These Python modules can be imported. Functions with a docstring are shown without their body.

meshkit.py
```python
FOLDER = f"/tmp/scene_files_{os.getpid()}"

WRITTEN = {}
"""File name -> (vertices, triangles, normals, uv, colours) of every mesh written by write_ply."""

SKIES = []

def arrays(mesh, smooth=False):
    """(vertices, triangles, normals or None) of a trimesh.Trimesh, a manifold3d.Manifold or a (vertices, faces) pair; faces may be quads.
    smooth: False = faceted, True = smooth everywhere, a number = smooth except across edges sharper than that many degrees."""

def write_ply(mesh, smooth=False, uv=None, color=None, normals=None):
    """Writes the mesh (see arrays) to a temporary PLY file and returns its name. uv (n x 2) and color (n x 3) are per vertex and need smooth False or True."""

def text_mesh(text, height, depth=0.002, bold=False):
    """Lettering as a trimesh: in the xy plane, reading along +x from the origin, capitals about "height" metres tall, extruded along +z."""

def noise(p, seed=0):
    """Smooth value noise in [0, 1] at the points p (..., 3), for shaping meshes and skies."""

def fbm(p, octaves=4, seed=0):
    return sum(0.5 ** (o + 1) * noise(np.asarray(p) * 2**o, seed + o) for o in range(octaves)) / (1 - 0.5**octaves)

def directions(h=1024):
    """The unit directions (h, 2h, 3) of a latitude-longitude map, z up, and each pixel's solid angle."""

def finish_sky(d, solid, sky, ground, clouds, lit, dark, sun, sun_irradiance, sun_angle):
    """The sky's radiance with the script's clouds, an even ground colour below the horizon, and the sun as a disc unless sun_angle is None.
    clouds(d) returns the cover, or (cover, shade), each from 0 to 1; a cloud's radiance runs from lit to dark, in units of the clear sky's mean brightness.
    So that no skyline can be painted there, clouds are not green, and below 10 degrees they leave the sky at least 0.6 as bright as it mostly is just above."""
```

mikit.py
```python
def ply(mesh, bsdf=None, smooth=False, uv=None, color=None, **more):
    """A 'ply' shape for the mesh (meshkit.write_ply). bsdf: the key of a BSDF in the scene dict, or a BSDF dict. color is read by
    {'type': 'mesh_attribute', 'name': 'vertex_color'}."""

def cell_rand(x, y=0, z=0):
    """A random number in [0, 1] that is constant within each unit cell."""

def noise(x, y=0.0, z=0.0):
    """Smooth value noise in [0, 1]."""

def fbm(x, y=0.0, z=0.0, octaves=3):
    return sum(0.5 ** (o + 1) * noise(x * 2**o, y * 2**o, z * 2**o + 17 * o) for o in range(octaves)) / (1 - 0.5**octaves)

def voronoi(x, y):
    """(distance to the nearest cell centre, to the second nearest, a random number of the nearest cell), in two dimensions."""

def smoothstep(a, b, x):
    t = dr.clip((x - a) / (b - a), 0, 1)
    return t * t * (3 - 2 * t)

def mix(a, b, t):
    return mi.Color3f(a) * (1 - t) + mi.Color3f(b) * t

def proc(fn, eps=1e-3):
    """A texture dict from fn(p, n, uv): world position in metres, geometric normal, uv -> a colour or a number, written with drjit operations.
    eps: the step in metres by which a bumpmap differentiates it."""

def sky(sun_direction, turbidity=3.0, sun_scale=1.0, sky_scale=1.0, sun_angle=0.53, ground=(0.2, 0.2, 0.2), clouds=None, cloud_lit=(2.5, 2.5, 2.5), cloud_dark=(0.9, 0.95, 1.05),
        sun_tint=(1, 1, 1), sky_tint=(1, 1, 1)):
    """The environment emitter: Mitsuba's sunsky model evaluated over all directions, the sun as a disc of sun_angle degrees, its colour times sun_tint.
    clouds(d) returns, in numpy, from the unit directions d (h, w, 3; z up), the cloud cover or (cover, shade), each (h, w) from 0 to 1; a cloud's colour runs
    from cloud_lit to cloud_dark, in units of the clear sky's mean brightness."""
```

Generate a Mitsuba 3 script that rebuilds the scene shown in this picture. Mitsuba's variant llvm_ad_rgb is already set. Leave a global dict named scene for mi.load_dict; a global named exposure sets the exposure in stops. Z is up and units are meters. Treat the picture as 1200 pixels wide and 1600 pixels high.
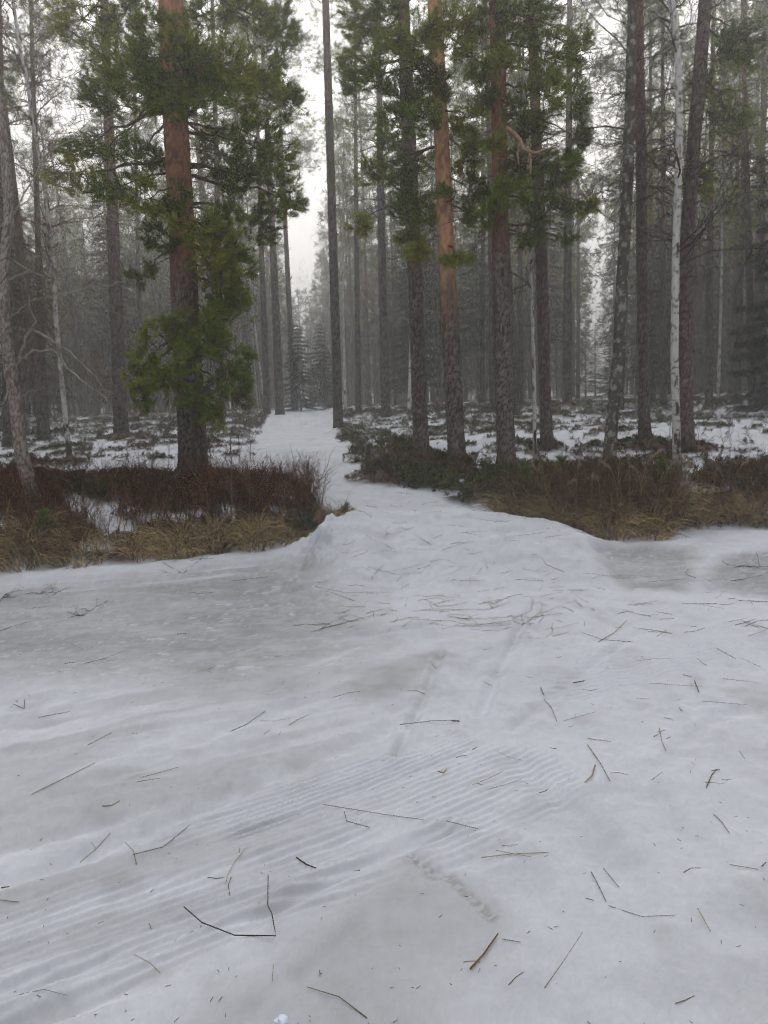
import math, numpy as np, trimesh, drjit as dr, mitsuba as mi, mikit, meshkit

scene, labels = {}, {}
T = mi.ScalarTransform4f
# ------------------------------------------------------------------ camera, sky, exposure, air
F_PX, PITCH, ROLL, EYE = 1202.0, math.radians(8.05), math.radians(2.1), np.array([0, 0, 1.6])
FWD = np.array([0, math.cos(PITCH), -math.sin(PITCH)])
_r0 = np.array([1.0, 0, 0]); _u0 = np.cross(_r0, FWD)
RT = _r0 * math.cos(ROLL) - _u0 * math.sin(ROLL)
UP = _u0 * math.cos(ROLL) + _r0 * math.sin(ROLL)
FOG = 0.0120
scene['fog_air'] = {'type': 'homogeneous', 'albedo': {'type': 'rgb', 'value': [0.95, 0.95, 0.95]},
                    'sigma_t': {'type': 'rgb', 'value': [FOG, FOG, FOG]}, 'phase': {'type': 'hg', 'g': 0.85}}
scene['camera'] = {'type': 'perspective', 'fov': 2 * math.degrees(math.atan(600 / F_PX)), 'fov_axis': 'x', 'near_clip': 0.05, 'far_clip': 2000.0,
                   'to_world': T().look_at(origin=EYE.tolist(), target=(EYE + FWD).tolist(), up=UP.tolist()),
                   'medium': {'type': 'ref', 'id': 'fog_air'}}
scene['sky'] = mikit.sky([0.10, 0.80, 0.80], turbidity=3, sun_scale=0.15, sun_angle=90, sun_tint=(0.93, 1.0, 1.12), ground=(0.42, 0.42, 0.43), clouds=lambda d: 1.0,
                         cloud_lit=(2.4, 2.43, 2.5))
exposure = 2.32

# ------------------------------------------------------------------ helpers
def norm(v):
    v = np.asarray(v, float)
    return v / (np.linalg.norm(v, axis=-1, keepdims=True) + 1e-12)

def sstep(a, b, x):
    t = np.clip((x - a) / (b - a), 0, 1)
    return t * t * (3 - 2 * t)

def ray(px, py):
    d = FWD + ((px - 600) / F_PX) * RT - ((py - 800) / F_PX) * UP
    return d / d[1]

def at(px, py, dist):                      # the point of the line of sight whose y is dist
    return EYE + ray(px, py) * dist

def flat(px, py, z=0.0):
    d = ray(px, py)
    return (EYE + d * ((z - EYE[2]) / d[2]))

def nz(x, y, s, seed=0, oct=3):
    x = np.asarray(x, float)
    return meshkit.fbm(np.stack([x * s, np.asarray(y, float) * s, np.zeros_like(x) + .5], -1), oct, seed)

def put(key, mesh, bsdf, color=None, smooth=False, uv=None):
    n = 1; k = key
    while k in scene:
        k = f'{key}_{n:03d}'; n += 1
    v, f = mesh
    scene[k] = mikit.ply((v, f), bsdf, smooth=smooth, color=color, uv=uv)
    return k

def tag(k, label=None, category=None, group=None, kind=None):
    labels[k] = {a: b for a, b in (('label', label), ('category', category), ('group', group), ('kind', kind)) if b}
    return k

def new_key(stem):
    n = 1; k = stem
    while k in labels:
        k = f'{stem}_{n:03d}'; n += 1
    labels[k] = {}
    return k

def tube(pts, rad, sides=6, cap=True):
    pts = np.asarray(pts, float); m = len(pts)
    rad = np.broadcast_to(rad, (m,))
    t = norm(np.gradient(pts, axis=0))
    ref = np.array([0.31, 0.95, 0.05]) if abs(t[:, 2]).mean() > .7 else np.array([0.1, 0.05, 1.0])
    a = norm(np.cross(t, ref)); b = np.cross(t, a)
    ang = np.arange(sides) * 2 * np.pi / sides
    v = (pts[:, None] + rad[:, None, None] * (np.cos(ang)[None, :, None] * a[:, None] + np.sin(ang)[None, :, None] * b[:, None])).reshape(-1, 3)
    i, j = np.meshgrid(np.arange(m - 1), np.arange(sides), indexing='ij')
    q = np.stack([i * sides + j, i * sides + (j + 1) % sides, (i + 1) * sides + (j + 1) % sides, (i + 1) * sides + j], -1).reshape(-1, 4)
    f = np.vstack([q[:, [0, 1, 2]], q[:, [0, 2, 3]]])
    if cap:
        v = np.vstack([v, pts[:1], pts[-1:]]); c0, c1 = m * sides, m * sides + 1
        k = np.arange(sides)
        f = np.vstack([f, np.stack([k * 0 + c0, (k + 1) % sides, k], 1), np.stack([k * 0 + c1, (m - 1) * sides + k, (m - 1) * sides + (k + 1) % sides], 1)])
    return v, f

def cones(S, sides=3):
    """S (n, 8): p0, p1, r0, r1 -> one mesh of thin tapered sticks."""
    S = np.asarray(S, float); n = len(S)
    p0, p1, r = S[:, :3], S[:, 3:6], S[:, 6:]
    t = norm(p1 - p0)
    a = norm(np.cross(t, np.where(np.abs(t[:, 2:]) < .9, [[0, 0, 1.0]], [[1.0, 0, 0]]))); b = np.cross(t, a)
    ang = np.arange(sides) * 2 * np.pi / sides
    o = np.cos(ang)[None, :, None] * a[:, None] + np.sin(ang)[None, :, None] * b[:, None]
    v = np.concatenate([p0[:, None] + o * r[:, :1, None], p1[:, None] + o * r[:, 1:, None]], 1).reshape(-1, 3)
    j = np.arange(sides); k = (j + 1) % sides
    f = np.vstack([np.stack([j, k, k + sides], 1), np.stack([j, k + sides, j + sides], 1)])
    f = (f[None] + (np.arange(n) * 2 * sides)[:, None, None]).reshape(-1, 3)
    return v, f

def rand_unit(rng, n):
    return norm(rng.normal(size=(n, 3)))

def needles(rng, pos, dirs, col, n, L, w, spread=.75, shoot=.1):
    """Brush-like shoots: n thin needles (one triangle each) round each shoot's end."""
    N = len(pos)
    P = np.repeat(pos, n, 0); D = np.repeat(norm(dirs), n, 0)
    perp = np.cross(D, rand_unit(rng, N * n)); perp = norm(perp)
    ang = np.clip(rng.normal(spread, .25, (N * n, 1)), .05, 1.4)
    nd = D * np.cos(ang) + perp * np.sin(ang)
    base = P - D * shoot * rng.uniform(0, 1, (N * n, 1))
    tip = base + nd * L * rng.uniform(.65, 1.3, (N * n, 1))
    side = norm(np.cross(nd, rand_unit(rng, N * n))) * w / 2
    v = np.stack([base - side, base + side, tip], 1).reshape(-1, 3)
    c = np.repeat(np.repeat(col, n, 0) * rng.uniform(.75, 1.25, (N * n, 1)), 3, 0)
    return v, np.arange(N * n * 3).reshape(-1, 3), c

def join(parts):
    v = np.vstack([p[0] for p in parts]); at_ = np.cumsum([0] + [len(p[0]) for p in parts])
    return v, np.vstack([p[1] + a for p, a in zip(parts, at_)]), np.vstack([np.broadcast_to(p[2], (len(p[0]), 3)) for p in parts])

def worley(u, v, seed=0):
    """distances to the nearest and second nearest cell point, and a random number of the nearest."""
    iu, iv = np.floor(u), np.floor(v)
    d1 = np.full(u.shape, 9.0); d2 = d1.copy(); w = np.zeros(u.shape)
    def h(a, b, k):
        s = np.sin(a * 127.1 + b * 311.7 + k * 74.7 + seed * 19.19) * 43758.5453
        return s - np.floor(s)
    for a in (-1, 0, 1):
        for b in (-1, 0, 1):
            cu, cv = iu + a, iv + b
            d = np.hypot(cu + h(cu, cv, 1) - u, cv + h(cu, cv, 2) - v)
            near = d < d1
            d2 = np.where(near, d1, np.minimum(d2, d)); w = np.where(near, h(cu, cv, 3), w); d1 = np.where(near, d, d1)
    return d1, d2, w

# ------------------------------------------------------------------ materials
def vcol():
    return {'type': 'mesh_attribute', 'name': 'vertex_color'}
scene['snow_mat'] = {'type': 'twosided', 'bsdf': {'type': 'principled', 'base_color': vcol(), 'roughness': mikit.proc(lambda p, n, uv: uv.x), 'specular': 0.35}}
scene['bark_mat'] = {'type': 'twosided', 'bsdf': {'type': 'diffuse', 'reflectance': vcol()}}
scene['leaf_mat'] = {'type': 'twosided', 'bsdf': {'type': 'diffuse', 'reflectance': vcol()}}

# ------------------------------------------------------------------ terrain
SHORE = np.array([(-60, 10.), (-30, 9.5), (-14, 8.6), (-8, 8.2), (-4.56, 7.64), (-3.4, 7.89), (-2.7, 8.0), (-2.1, 8.27), (-1.4, 8.3), (-.96, 8.56), (-.5, 8.95), (0, 9.2),
                  (1., 9.1), (1.55, 8.85), (1.9, 8.38), (2.5, 8.19), (3.2, 8.24), (3.75, 8.72), (4.3, 8.55), (4.9, 8.3), (8, 8.3), (16, 9), (30, 9.6), (60, 11)])
def shore(x):
    return np.interp(x, SHORE[:, 0], SHORE[:, 1])
def base_z(x, y):
    s = y - shore(x)
    return np.interp(s, [0, .3, .8, 2.2, 5, 7, 13, 21, 28, 60], [0, .16, .35, .6, .72, .8, .95, 1.25, 1.42, 1.52])
def hit(px, py, tmax=60):
    d = ray(px, py); t = np.arange(1.5, tmax, .02)
    p = EYE + t[:, None] * d
    below = np.nonzero(p[:, 2] < base_z(p[:, 0], p[:, 1]))[0]
    return p[below[0]] if len(below) else p[-1]
_L = np.array([hit(*q)[:2] for q in ((434, 639), (414, 660), (402, 690), (418, 722), (478, 765), (508, 800), (540, 836))])
_R = np.array([hit(*q)[:2] for q in ((520, 639), (524, 660), (528, 690), (538, 725), (546, 752), (640, 764), (700, 790), (790, 832), (872, 848))])
_L = _L[np.argsort(_L[:, 1])]; _R = _R[np.argsort(_R[:, 1])]
def path_dist(x, y):
    """signed distance inside the trodden path (positive inside), metres, across."""
    l = np.interp(y, _L[:, 1], _L[:, 0]); r = np.interp(y, _R[:, 1], _R[:, 0])
    far = np.maximum(y - max(_L[-1, 1], _R[-1, 1]), 0)
    l = l - .12 * far; r = r - .12 * far
    return np.minimum(x - l, r - x)

import shapely
def poly_px(pts):
    return shapely.Polygon([flat(*q)[:2] for q in pts])
def poly_hit(pts):
    return shapely.Polygon([hit(*q)[:2] for q in pts])
def sdist(poly, x, y):
    """positive inside, metres"""
    P = shapely.points(np.ravel(x), np.ravel(y)); d = shapely.distance(poly.exterior, P)
    return np.where(shapely.contains(poly, P), d, -d).reshape(np.shape(x))

ICE = [poly_px(p) for p in (
    [(-200, 925), (0, 918), (200, 902), (400, 880), (500, 872), (515, 905), (560, 955), (600, 985), (560, 1030), (430, 1070), (330, 1075), (200, 1045), (100, 1060), (-50, 1080), (-300, 1090)],
    [(925, 862), (1010, 855), (1090, 858), (1085, 890), (1065, 920), (985, 920), (945, 897)],
    [(1100, 888), (1140, 868), (1250, 850), (1500, 850), (1500, 938), (1220, 938), (1115, 922)],
    [(470, 1480), (560, 1400), (640, 1352), (720, 1390), (760, 1420), (770, 1480), (720, 1560), (690, 1700), (150, 1700), (330, 1570)],
    [(560, 1040), (690, 1015), (700, 1030), (640, 1080), (560, 1100), (520, 1080)],
    [(0, 1190), (120, 1160), (190, 1150), (150, 1200), (60, 1250), (-60, 1270)])]
ICE_K = [1., .95, .99, .75, .45, .5]
BARE = [poly_hit(p) for p in (   # vegetated ground
    [(570, 728), (640, 722), (700, 730), (790, 745), (800, 800), (700, 786), (640, 764), (560, 752)],
    [(-250, 744), (0, 742), (150, 742), (300, 744), (430, 742), (495, 768), (510, 790), (556, 830), (470, 856), (380, 864), (200, 878), (0, 888), (-300, 898)],
    [(800, 742), (950, 740), (1060, 748), (1200, 742), (1400, 742), (1400, 780), (1210, 778), (1210, 828), (1100, 822), (1060, 843), (870, 846), (800, 822)])]
SNOWY = [poly_hit(p) for p in (  # snow left lying in the thickets
    [(96, 775), (125, 772), (150, 788), (190, 788), (180, 808), (210, 830), (165, 838), (150, 822), (120, 800)],
    [(112, 855), (150, 848), (180, 858), (172, 864), (120, 860)], [(-20, 812), (20, 810), (32, 825), (-20, 832)],
    [(222, 808), (250, 805), (252, 818), (230, 822)], [(345, 798), (368, 796), (368, 815), (345, 814)], [(295, 828), (325, 830), (322, 845), (300, 842)],
    [(1060, 780), (1100, 783), (1130, 782), (1210, 792), (1320, 790), (1320, 808), (1200, 806), (1130, 800), (1060, 792)],
    [(905, 788), (935, 788), (940, 805), (915, 808)], [(1150, 755), (1210, 752), (1210, 762), (1155, 767)],
    [(735, 790), (790, 784), (800, 808), (770, 812)])]
TRUNK_MOUNDS = [(190, 684, .55), (529, 678, .5), (603, 652, .55), (1007, 698, .6), (1073, 706, .5), (886, 637, .6), (302, 752, .5), (110, 728, .25), (660, 712, .4), (855, 704, .35)]
MOUNDS = [(*hit(a, b)[:2], r) for a, b, r in TRUNK_MOUNDS]

def veg_mask(x, y):
    """0 snow ... 1 bare vegetated ground, on land."""
    s = y - shore(x)
    m = .36 * nz(x, y, .7, 5, 3) + .64 * nz(x, y * .9, 2.6, 6, 3) + .16 * (nz(x, y, 7, 8, 2) - .5)
    cover = np.interp(y, [8, 12, 16, 22, 30, 45], [.46, .45, .46, .49, .55, .58])
    # the clearer slope on the left and far right
    cover = cover - .05 * np.exp(-((x + 4.2) / 2) ** 2 - ((y - 14) / 3) ** 2) - .05 * np.exp(-((x - 8.) / 2.5) ** 2 - ((y - 15) / 3.5) ** 2)
    v = sstep(-.022, .022, m - (1 - cover))
    for p in BARE:
        v = np.maximum(v, sstep(-.12, .1, sdist(p, x, y) + .35 * (nz(x, y, 3.1, 11) - .5)))
    for a, b, r in MOUNDS:
        v = np.maximum(v, sstep(r * 1.15, r * .75, np.hypot(x - a, (y - b) * .8) + .4 * (nz(x, y, 4, 13) - .5)))
    for p in SNOWY:
        v = v * (1 - sstep(-.06, .05, sdist(p, x, y) + .22 * (nz(x, y, 6, 12) - .5)))
    v = v * (1 - sstep(.40, .35, nz(x, y, 1.8, 151, 3)) * sstep(3.2, 2.6, s))
    pd = path_dist(x, y) + .35 * (nz(x, y, 2.2, 14) - .5)
    v = v * (1 - sstep(-.1, .06, pd))
    v = v * (1 - sstep(.14, -.03, s + .45 * (nz(x, y, 3.5, 15, 2) - .5)))
    return v

def ground_z(x, y, fine=False):
    s = y - shore(x)
    z = base_z(x, y)
    pd = path_dist(x, y)
    pm = sstep(-.5, .25, pd) * sstep(13.5, 11.5, y)
    ramp = np.interp(s, [-2.2, -1, 0, .8, 2.2, 4, 5], [.0, .09, .2, .36, .55, .68, .72])
    z = z * (1 - pm) + np.maximum(ramp, z * .0) * pm
    z = z + sstep(0, 1.5, s) * (.16 * (nz(x, y, .45, 21, 3) - .5) + .10 * (nz(x, y, 1.7, 22, 2) - .5)) * (1 - .7 * sstep(-.3, .3, pd))
    return z

# tracks across the lake snow: (polyline in the plane, half width, number of grooves, depth)
TRACKS = [([(-60, 1530), (330, 1385), (640, 1278), (790, 1216)], .34, 17, .0055), ([(300, 1300), (560, 1215), (700, 1160)], .13, 8, .009),
          ([(880, 1035), (960, 1075), (1070, 1120)], .0, 0, 0), ([(880, 1062), (985, 1035), (1060, 1015)], .30, 14, .007)]
RUTS = [([(-20, 1620), (250, 1520), (520, 1370), (700, 1290)], .035, .016), ([(-20, 1560), (150, 1500), (420, 1390)], .03, .010), ([(750, 1120), (775, 1060), (812, 985), (840, 930)], .03, .012),
        ([(620, 1180), (655, 1110), (690, 1020)], .025, .012), ([(300, 1640), (480, 1520), (640, 1385), (800, 1310)], .03, .010), ([(640, 1335), (700, 1375), (765, 1430)], .03, .005),
        ([(-30, 1390), (240, 1290), (420, 1215), (640, 1130)], .05, .012), ([(-30, 1290), (220, 1195), (420, 1110), (600, 1060)], .05, .010), ([(800, 1140), (900, 1055), (1000, 985)], .03, .008),
        ([(1010, 1210), (1130, 1120), (1200, 1100)], .04, .008), ([(800, 1180), (900, 1270), (1010, 1420), (1040, 1600)], .05, .006), ([(940, 1150), (1100, 1340), (1200, 1500)], .05, .005),
        ([(0, 912), (150, 905), (300, 893), (450, 878)], .05, .02), ([(0, 930), (120, 920), (280, 905)], .04, .015), ([(520, 1000), (600, 985), (660, 978)], .04, .02)]

def line_coords(pts, x, y):
    """distance along and signed distance across the nearest stretch of a polyline."""
    P = np.array([flat(*q)[:2] for q in pts]); best = np.full(x.shape, 1e9); side = np.zeros(x.shape); ends = np.zeros(x.shape)
    for k in range(len(P) - 1):
        a, b = P[k], P[k + 1]; d = b - a; l = np.hypot(*d); d /= l
        t = np.clip((x - a[0]) * d[0] + (y - a[1]) * d[1], 0, l)
        ox, oy = x - a[0] - t * d[0], y - a[1] - t * d[1]
        r = np.hypot(ox, oy); c = d[0] * oy - d[1] * ox
        near = r < best
        best = np.where(near, r, best); side = np.where(near, c, side)
    return best, side

def lake_detail(x, y):
    """height and (ice, dirt) of the lake's snow."""
    h = .06 * (nz(x, y, .7, 31, 3) - .5) + .045 * (nz(x, y, 3.0, 32, 3) - .5) + .022 * (nz(x, y, 11, 33, 3) - .5)
    trod = nz(x * .6, y, 1.3, 34, 2)
    h += .060 * sstep(.45, .70, trod) * (nz(x, y, 9, 35, 3) - .5)
    calm = np.zeros(x.shape)
    for pts, hw, n, dep in TRACKS:
        if n:
            calm = np.maximum(calm, sstep(hw * 1.4, hw * .9, line_coords(pts, x, y)[0]))
    h = h * (1 - .75 * calm) + .02 * calm * (nz(x, y, 1.2, 38, 2) - .5)
    for pts, hw, n, dep in TRACKS:
        if n:
            r, c = line_coords(pts, x, y)
            m = sstep(hw * 1.05, hw * .8, r) * sstep(.30, .50, nz(x, y, 2.2, 36, 2))
            h += m * (dep * np.cos(c / hw * n * np.pi / 1.0) - .006)
    for pts, hw, dep in RUTS:
        r, c = line_coords(pts, x, y)
        m = sstep(.25, .45, nz(x, y, 1.6, 37, 2))
        h += m * 1.7 * (-dep * np.exp(-(r / hw) ** 2) + dep * .5 * np.exp(-((r - hw * 2) / hw) ** 2))
    # long low ridges left by sledges, along the way the tracks run
    for ang, cx, cy, rx, ry, amp in ((math.radians(24), -.6, 2.6, 2.2, .9, .030), (math.radians(24), -1.6, 4.2, 2.0, .9, .022), (math.radians(80), 1.3, 4.4, .9, 1.8, .022), (math.radians(124), 1.6, 2.6, .9, 1.2, .016)):
        ca, sa = math.cos(ang), math.sin(ang); al_, ac = (x - cx) * ca + (y - cy) * sa, -(x - cx) * sa + (y - cy) * ca
        h += amp * np.exp(-(((x - cx) / rx) ** 2 + ((y - cy) / ry) ** 2)) * (meshkit.fbm(np.stack([al_ * .7, ac * 6.5, 0 * x + 3], -1), 3, 39) - .5) * 2
    ice = np.zeros(x.shape)
    rip = nz(x * 2.2, y * 7, 3.0, 147, 3)
    streak = .5 * nz(x * 1.6 + .5 * y, y * 7, 2.2, 41, 3) + .5 * nz(x * 3.5, y * 9, 3.2, 40, 3)
    for p, k in zip(ICE, ICE_K):
        big = k == 1.0 and p is ICE[0]
        sd = sdist(p, x, y); w = .45 if big else .14
        q = sstep(-w, w, sd + (.55 if big else .30) * (nz(x, y, 1.7, 42, 3) - .5))
        if k > .9:
            ice = np.maximum(ice, k * q * (.48 + .60 * sstep(.34, .62, .60 * streak + .40 * nz(x * .5 + .2 * y, y * 2.2, 1.3, 144, 4))) * (1 - .75 * sstep(.58, .66, streak)))
        else:
            ice = np.maximum(ice, k * q * (.55 + .45 * nz(x, y, 5, 142, 3))) 
    for pts, wd in (([(-40, 914), (0, 912), (150, 905), (300, 893), (450, 878)], .055), ([(-40, 934), (0, 930), (120, 920), (280, 906), (360, 897)], .045), ([(520, 1000), (600, 985), (660, 978)], .05), ([(350, 1075), (450, 1050), (560, 1012)], .035)):
        r, c = line_coords(pts, x, y)
        ice = ice * (1 - .85 * np.exp(-(r / wd) ** 2) * sstep(.36, .50, nz(x, y, 3.5, 146, 2)))
    # packed apron where the path comes down
    pd = path_dist(x, y); fan = sstep(-1.0, .4, pd) * sstep(6.3, 7.8, y)
    fan = fan * (1 - .6 * np.minimum(1, ice * 1.4))
    lump = sstep(.5, .0, np.abs(pd + .25)) * sstep(5.6, 6.6, y) * (.25 + .75 * sstep(.9, .3, x))
    h += .10 * fan + .08 * fan * (nz(x, y, 4, 43, 3) - .5) + .09 * sstep(.55, .1, np.abs(pd - .05)) * sstep(6.0, 7.0, y) * sstep(.6, .2, x) + .48 * lump * np.clip(nz(x, y, 6.5, 143, 3) - .40, 0, 1)
    h += .006 * sstep(.40, .62, nz(x, y, 2.0, 148, 2)) * (nz(x, y, 45, 149, 2) - .5) * sstep(7, 4, y)
    h += .0026 * (np.random.default_rng(9).random(x.shape) - .5) * sstep(7, 3, y)
    edge = sstep(.55, .05, np.abs(y - shore(x) + .18)) * (x < 12)
    h += .04 * edge * nz(x, y, 3, 44, 2)
    h = h * (1 - .65 * ice) - .01 * ice + .022 * ice * (rip - .5)
    dirt = sstep(.58, .78, nz(x, y, 2.6, 45, 4)) * .25
    grey = sstep(.47, .68, meshkit.fbm(np.stack([(x * .91 + y * .41) * .9, (y * .91 - x * .41) * 5.5, 0 * x], -1), 3, 145)) * sstep(.5, -.8, x) * .45
    ice = np.maximum(ice, grey * sstep(7.6, 6.5, y))
    d1 = sdist(poly_px([(560, 1045), (690, 1005), (710, 1030), (640, 1085), (545, 1110)]), x, y)
    dirt += .6 * sstep(-.1, .2, d1 + .4 * (nz(x * .5 + y, y, 8, 46, 2) - .5)) * nz(x, y, 7, 47, 2)
    r, c = line_coords([(640, 1338), (700, 1375), (768, 1432)], x, y)
    dirt += .5 * np.exp(-(r / .026) ** 2) * sstep(.40, .62, nz(x, y, 60, 48, 2)) + .16 * np.exp(-(r / .05) ** 2)
    for pts, hw, dep in RUTS[:2] + RUTS[3:5]:
        r, c = line_coords(pts, x, y)
        dirt += .30 * np.exp(-(r / hw) ** 2) * sstep(.4, .7, nz(x, y, 2.5, 49, 2))
    return h, ice, np.clip(dirt, 0, 1)

# one polar sheet round the viewer: fine in front, coarse elsewhere, out to the horizon
_th = np.concatenate([np.linspace(-34, 34, 640), np.linspace(38, 322, 60)]); _th = np.radians(_th)
_el = np.radians(np.linspace(41.0, 11.0, 400))              # even steps of the angle of sight over the lake
_rr = np.concatenate([np.linspace(.05, 1.6 / np.tan(_el[0]) - .05, 10), 1.6 / np.tan(_el), 8.3 + np.cumsum(np.linspace(.045, .16, 130)), np.geomspace(22.5, 330, 46)])
_TH, _RR = np.meshgrid(_th, _rr, indexing='ij')
GX, GY = _RR * np.sin(_TH), _RR * np.cos(_TH)
_s = GY - shore(GX)
LAND = _s > 0
_h, _ice, _dirt = lake_detail(GX, GY)
_veg = veg_mask(GX, GY) * LAND
_pd = path_dist(GX, GY)
lake_w = sstep(.5, -.3, _s)
near_w = sstep(60, 25, _RR)
GZ = ground_z(GX, GY) + _h * lake_w * near_w
_land_w = sstep(0, .6, _s)
GZ += _land_w * (.045 * (nz(GX, GY, 6, 51, 3) - .5) + .07 * _veg * nz(GX, GY, 2.5, 52, 3)) * (1 - .6 * sstep(-.2, .2, _pd)) * near_w
GZ += sstep(-.1, .1, _pd) * _land_w * (.03 * (nz(GX, GY, 7, 53, 3) - .5) + .015)
for a, b, r in MOUNDS:
    GZ += .16 * np.exp(-((GX - a) ** 2 + (GY - b) ** 2) / (r * .6) ** 2)
def surf(x, y):
    """height of the finished sheet at points in front of the viewer (bilinear)."""
    r, t = np.hypot(x, y), np.arctan2(x, y)
    i = np.clip(np.searchsorted(_th[:640], t) - 1, 0, 638); j = np.clip(np.searchsorted(_rr, r) - 1, 0, len(_rr) - 2)
    u = np.clip((t - _th[i]) / (_th[i + 1] - _th[i]), 0, 1); w = np.clip((r - _rr[j]) / (_rr[j + 1] - _rr[j]), 0, 1)
    return (GZ[i, j] * (1 - u) + GZ[i + 1, j] * u) * (1 - w) + (GZ[i, j + 1] * (1 - u) + GZ[i + 1, j + 1] * u) * w
_n1 = nz(GX, GY, 1.2, 61, 3)[..., None]; _n2 = nz(GX, GY, 14, 62, 2)[..., None]
_n3 = nz(GX, GY, 60, 66, 2)[..., None]; _n4 = nz(GX, GY, 3.2, 67, 4)[..., None]
snow_c = np.array([.530, .550, .598]) * (1 + .16 * (_n1 - .5) + .12 * (_n2 - .5) + .14 * (_n3 - .5) - .11 * sstep(.5, .68, _n4))
ice_c = np.array([.298, .310, .324]) * (1 + .25 * (_n2 - .5))
dirt_c = np.array([.22, .21, .19])
col = snow_c * (1 - _ice[..., None]) + ice_c * _ice[..., None]
col = col * (1 - _dirt[..., None]) + dirt_c * _dirt[..., None]
litter = sstep(.58, .8, nz(GX, GY, 18, 63, 3)) * LAND * .35 * (1 - sstep(-.1, .1, _pd) * .75)
col = col * (1 - litter[..., None]) + np.array([.12, .10, .07]) * litter[..., None]
_vm = nz(GX, GY, 1.1, 64, 3)[..., None]
veg_c = np.array([.055, .055, .030]) * sstep(.35, .6, _vm) + np.array([.075, .048, .032]) * (1 - sstep(.35, .6, _vm))
veg_c = veg_c * (.7 + .6 * nz(GX, GY, 22, 65, 2)[..., None])
col = col * (1 - _veg[..., None]) + veg_c * _veg[..., None]
rough = .75 - .48 * np.clip(_ice, 0, 1)
V = np.stack([GX, GY, GZ], -1).reshape(-1, 3)
nt, nr = GX.shape
i, j = np.meshgrid(np.arange(nt), np.arange(nr - 1), indexing='ij'); i2 = (i + 1) % nt
q = np.stack([i * nr + j, i * nr + j + 1, i2 * nr + j + 1, i2 * nr + j], -1).reshape(-1, 4)
FA = np.vstack([q[:, [0, 2, 1]], q[:, [0, 3, 2]]])
_fn = np.cross(V[FA[:, 1]] - V[FA[:, 0]], V[FA[:, 2]] - V[FA[:, 0]])
if _fn[:, 2].mean() < 0:
    FA = FA[:, ::-1]; _fn = -_fn
VN = np.zeros_like(V)
for k in range(3):
    np.add.at(VN, FA[:, k], _fn)
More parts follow.
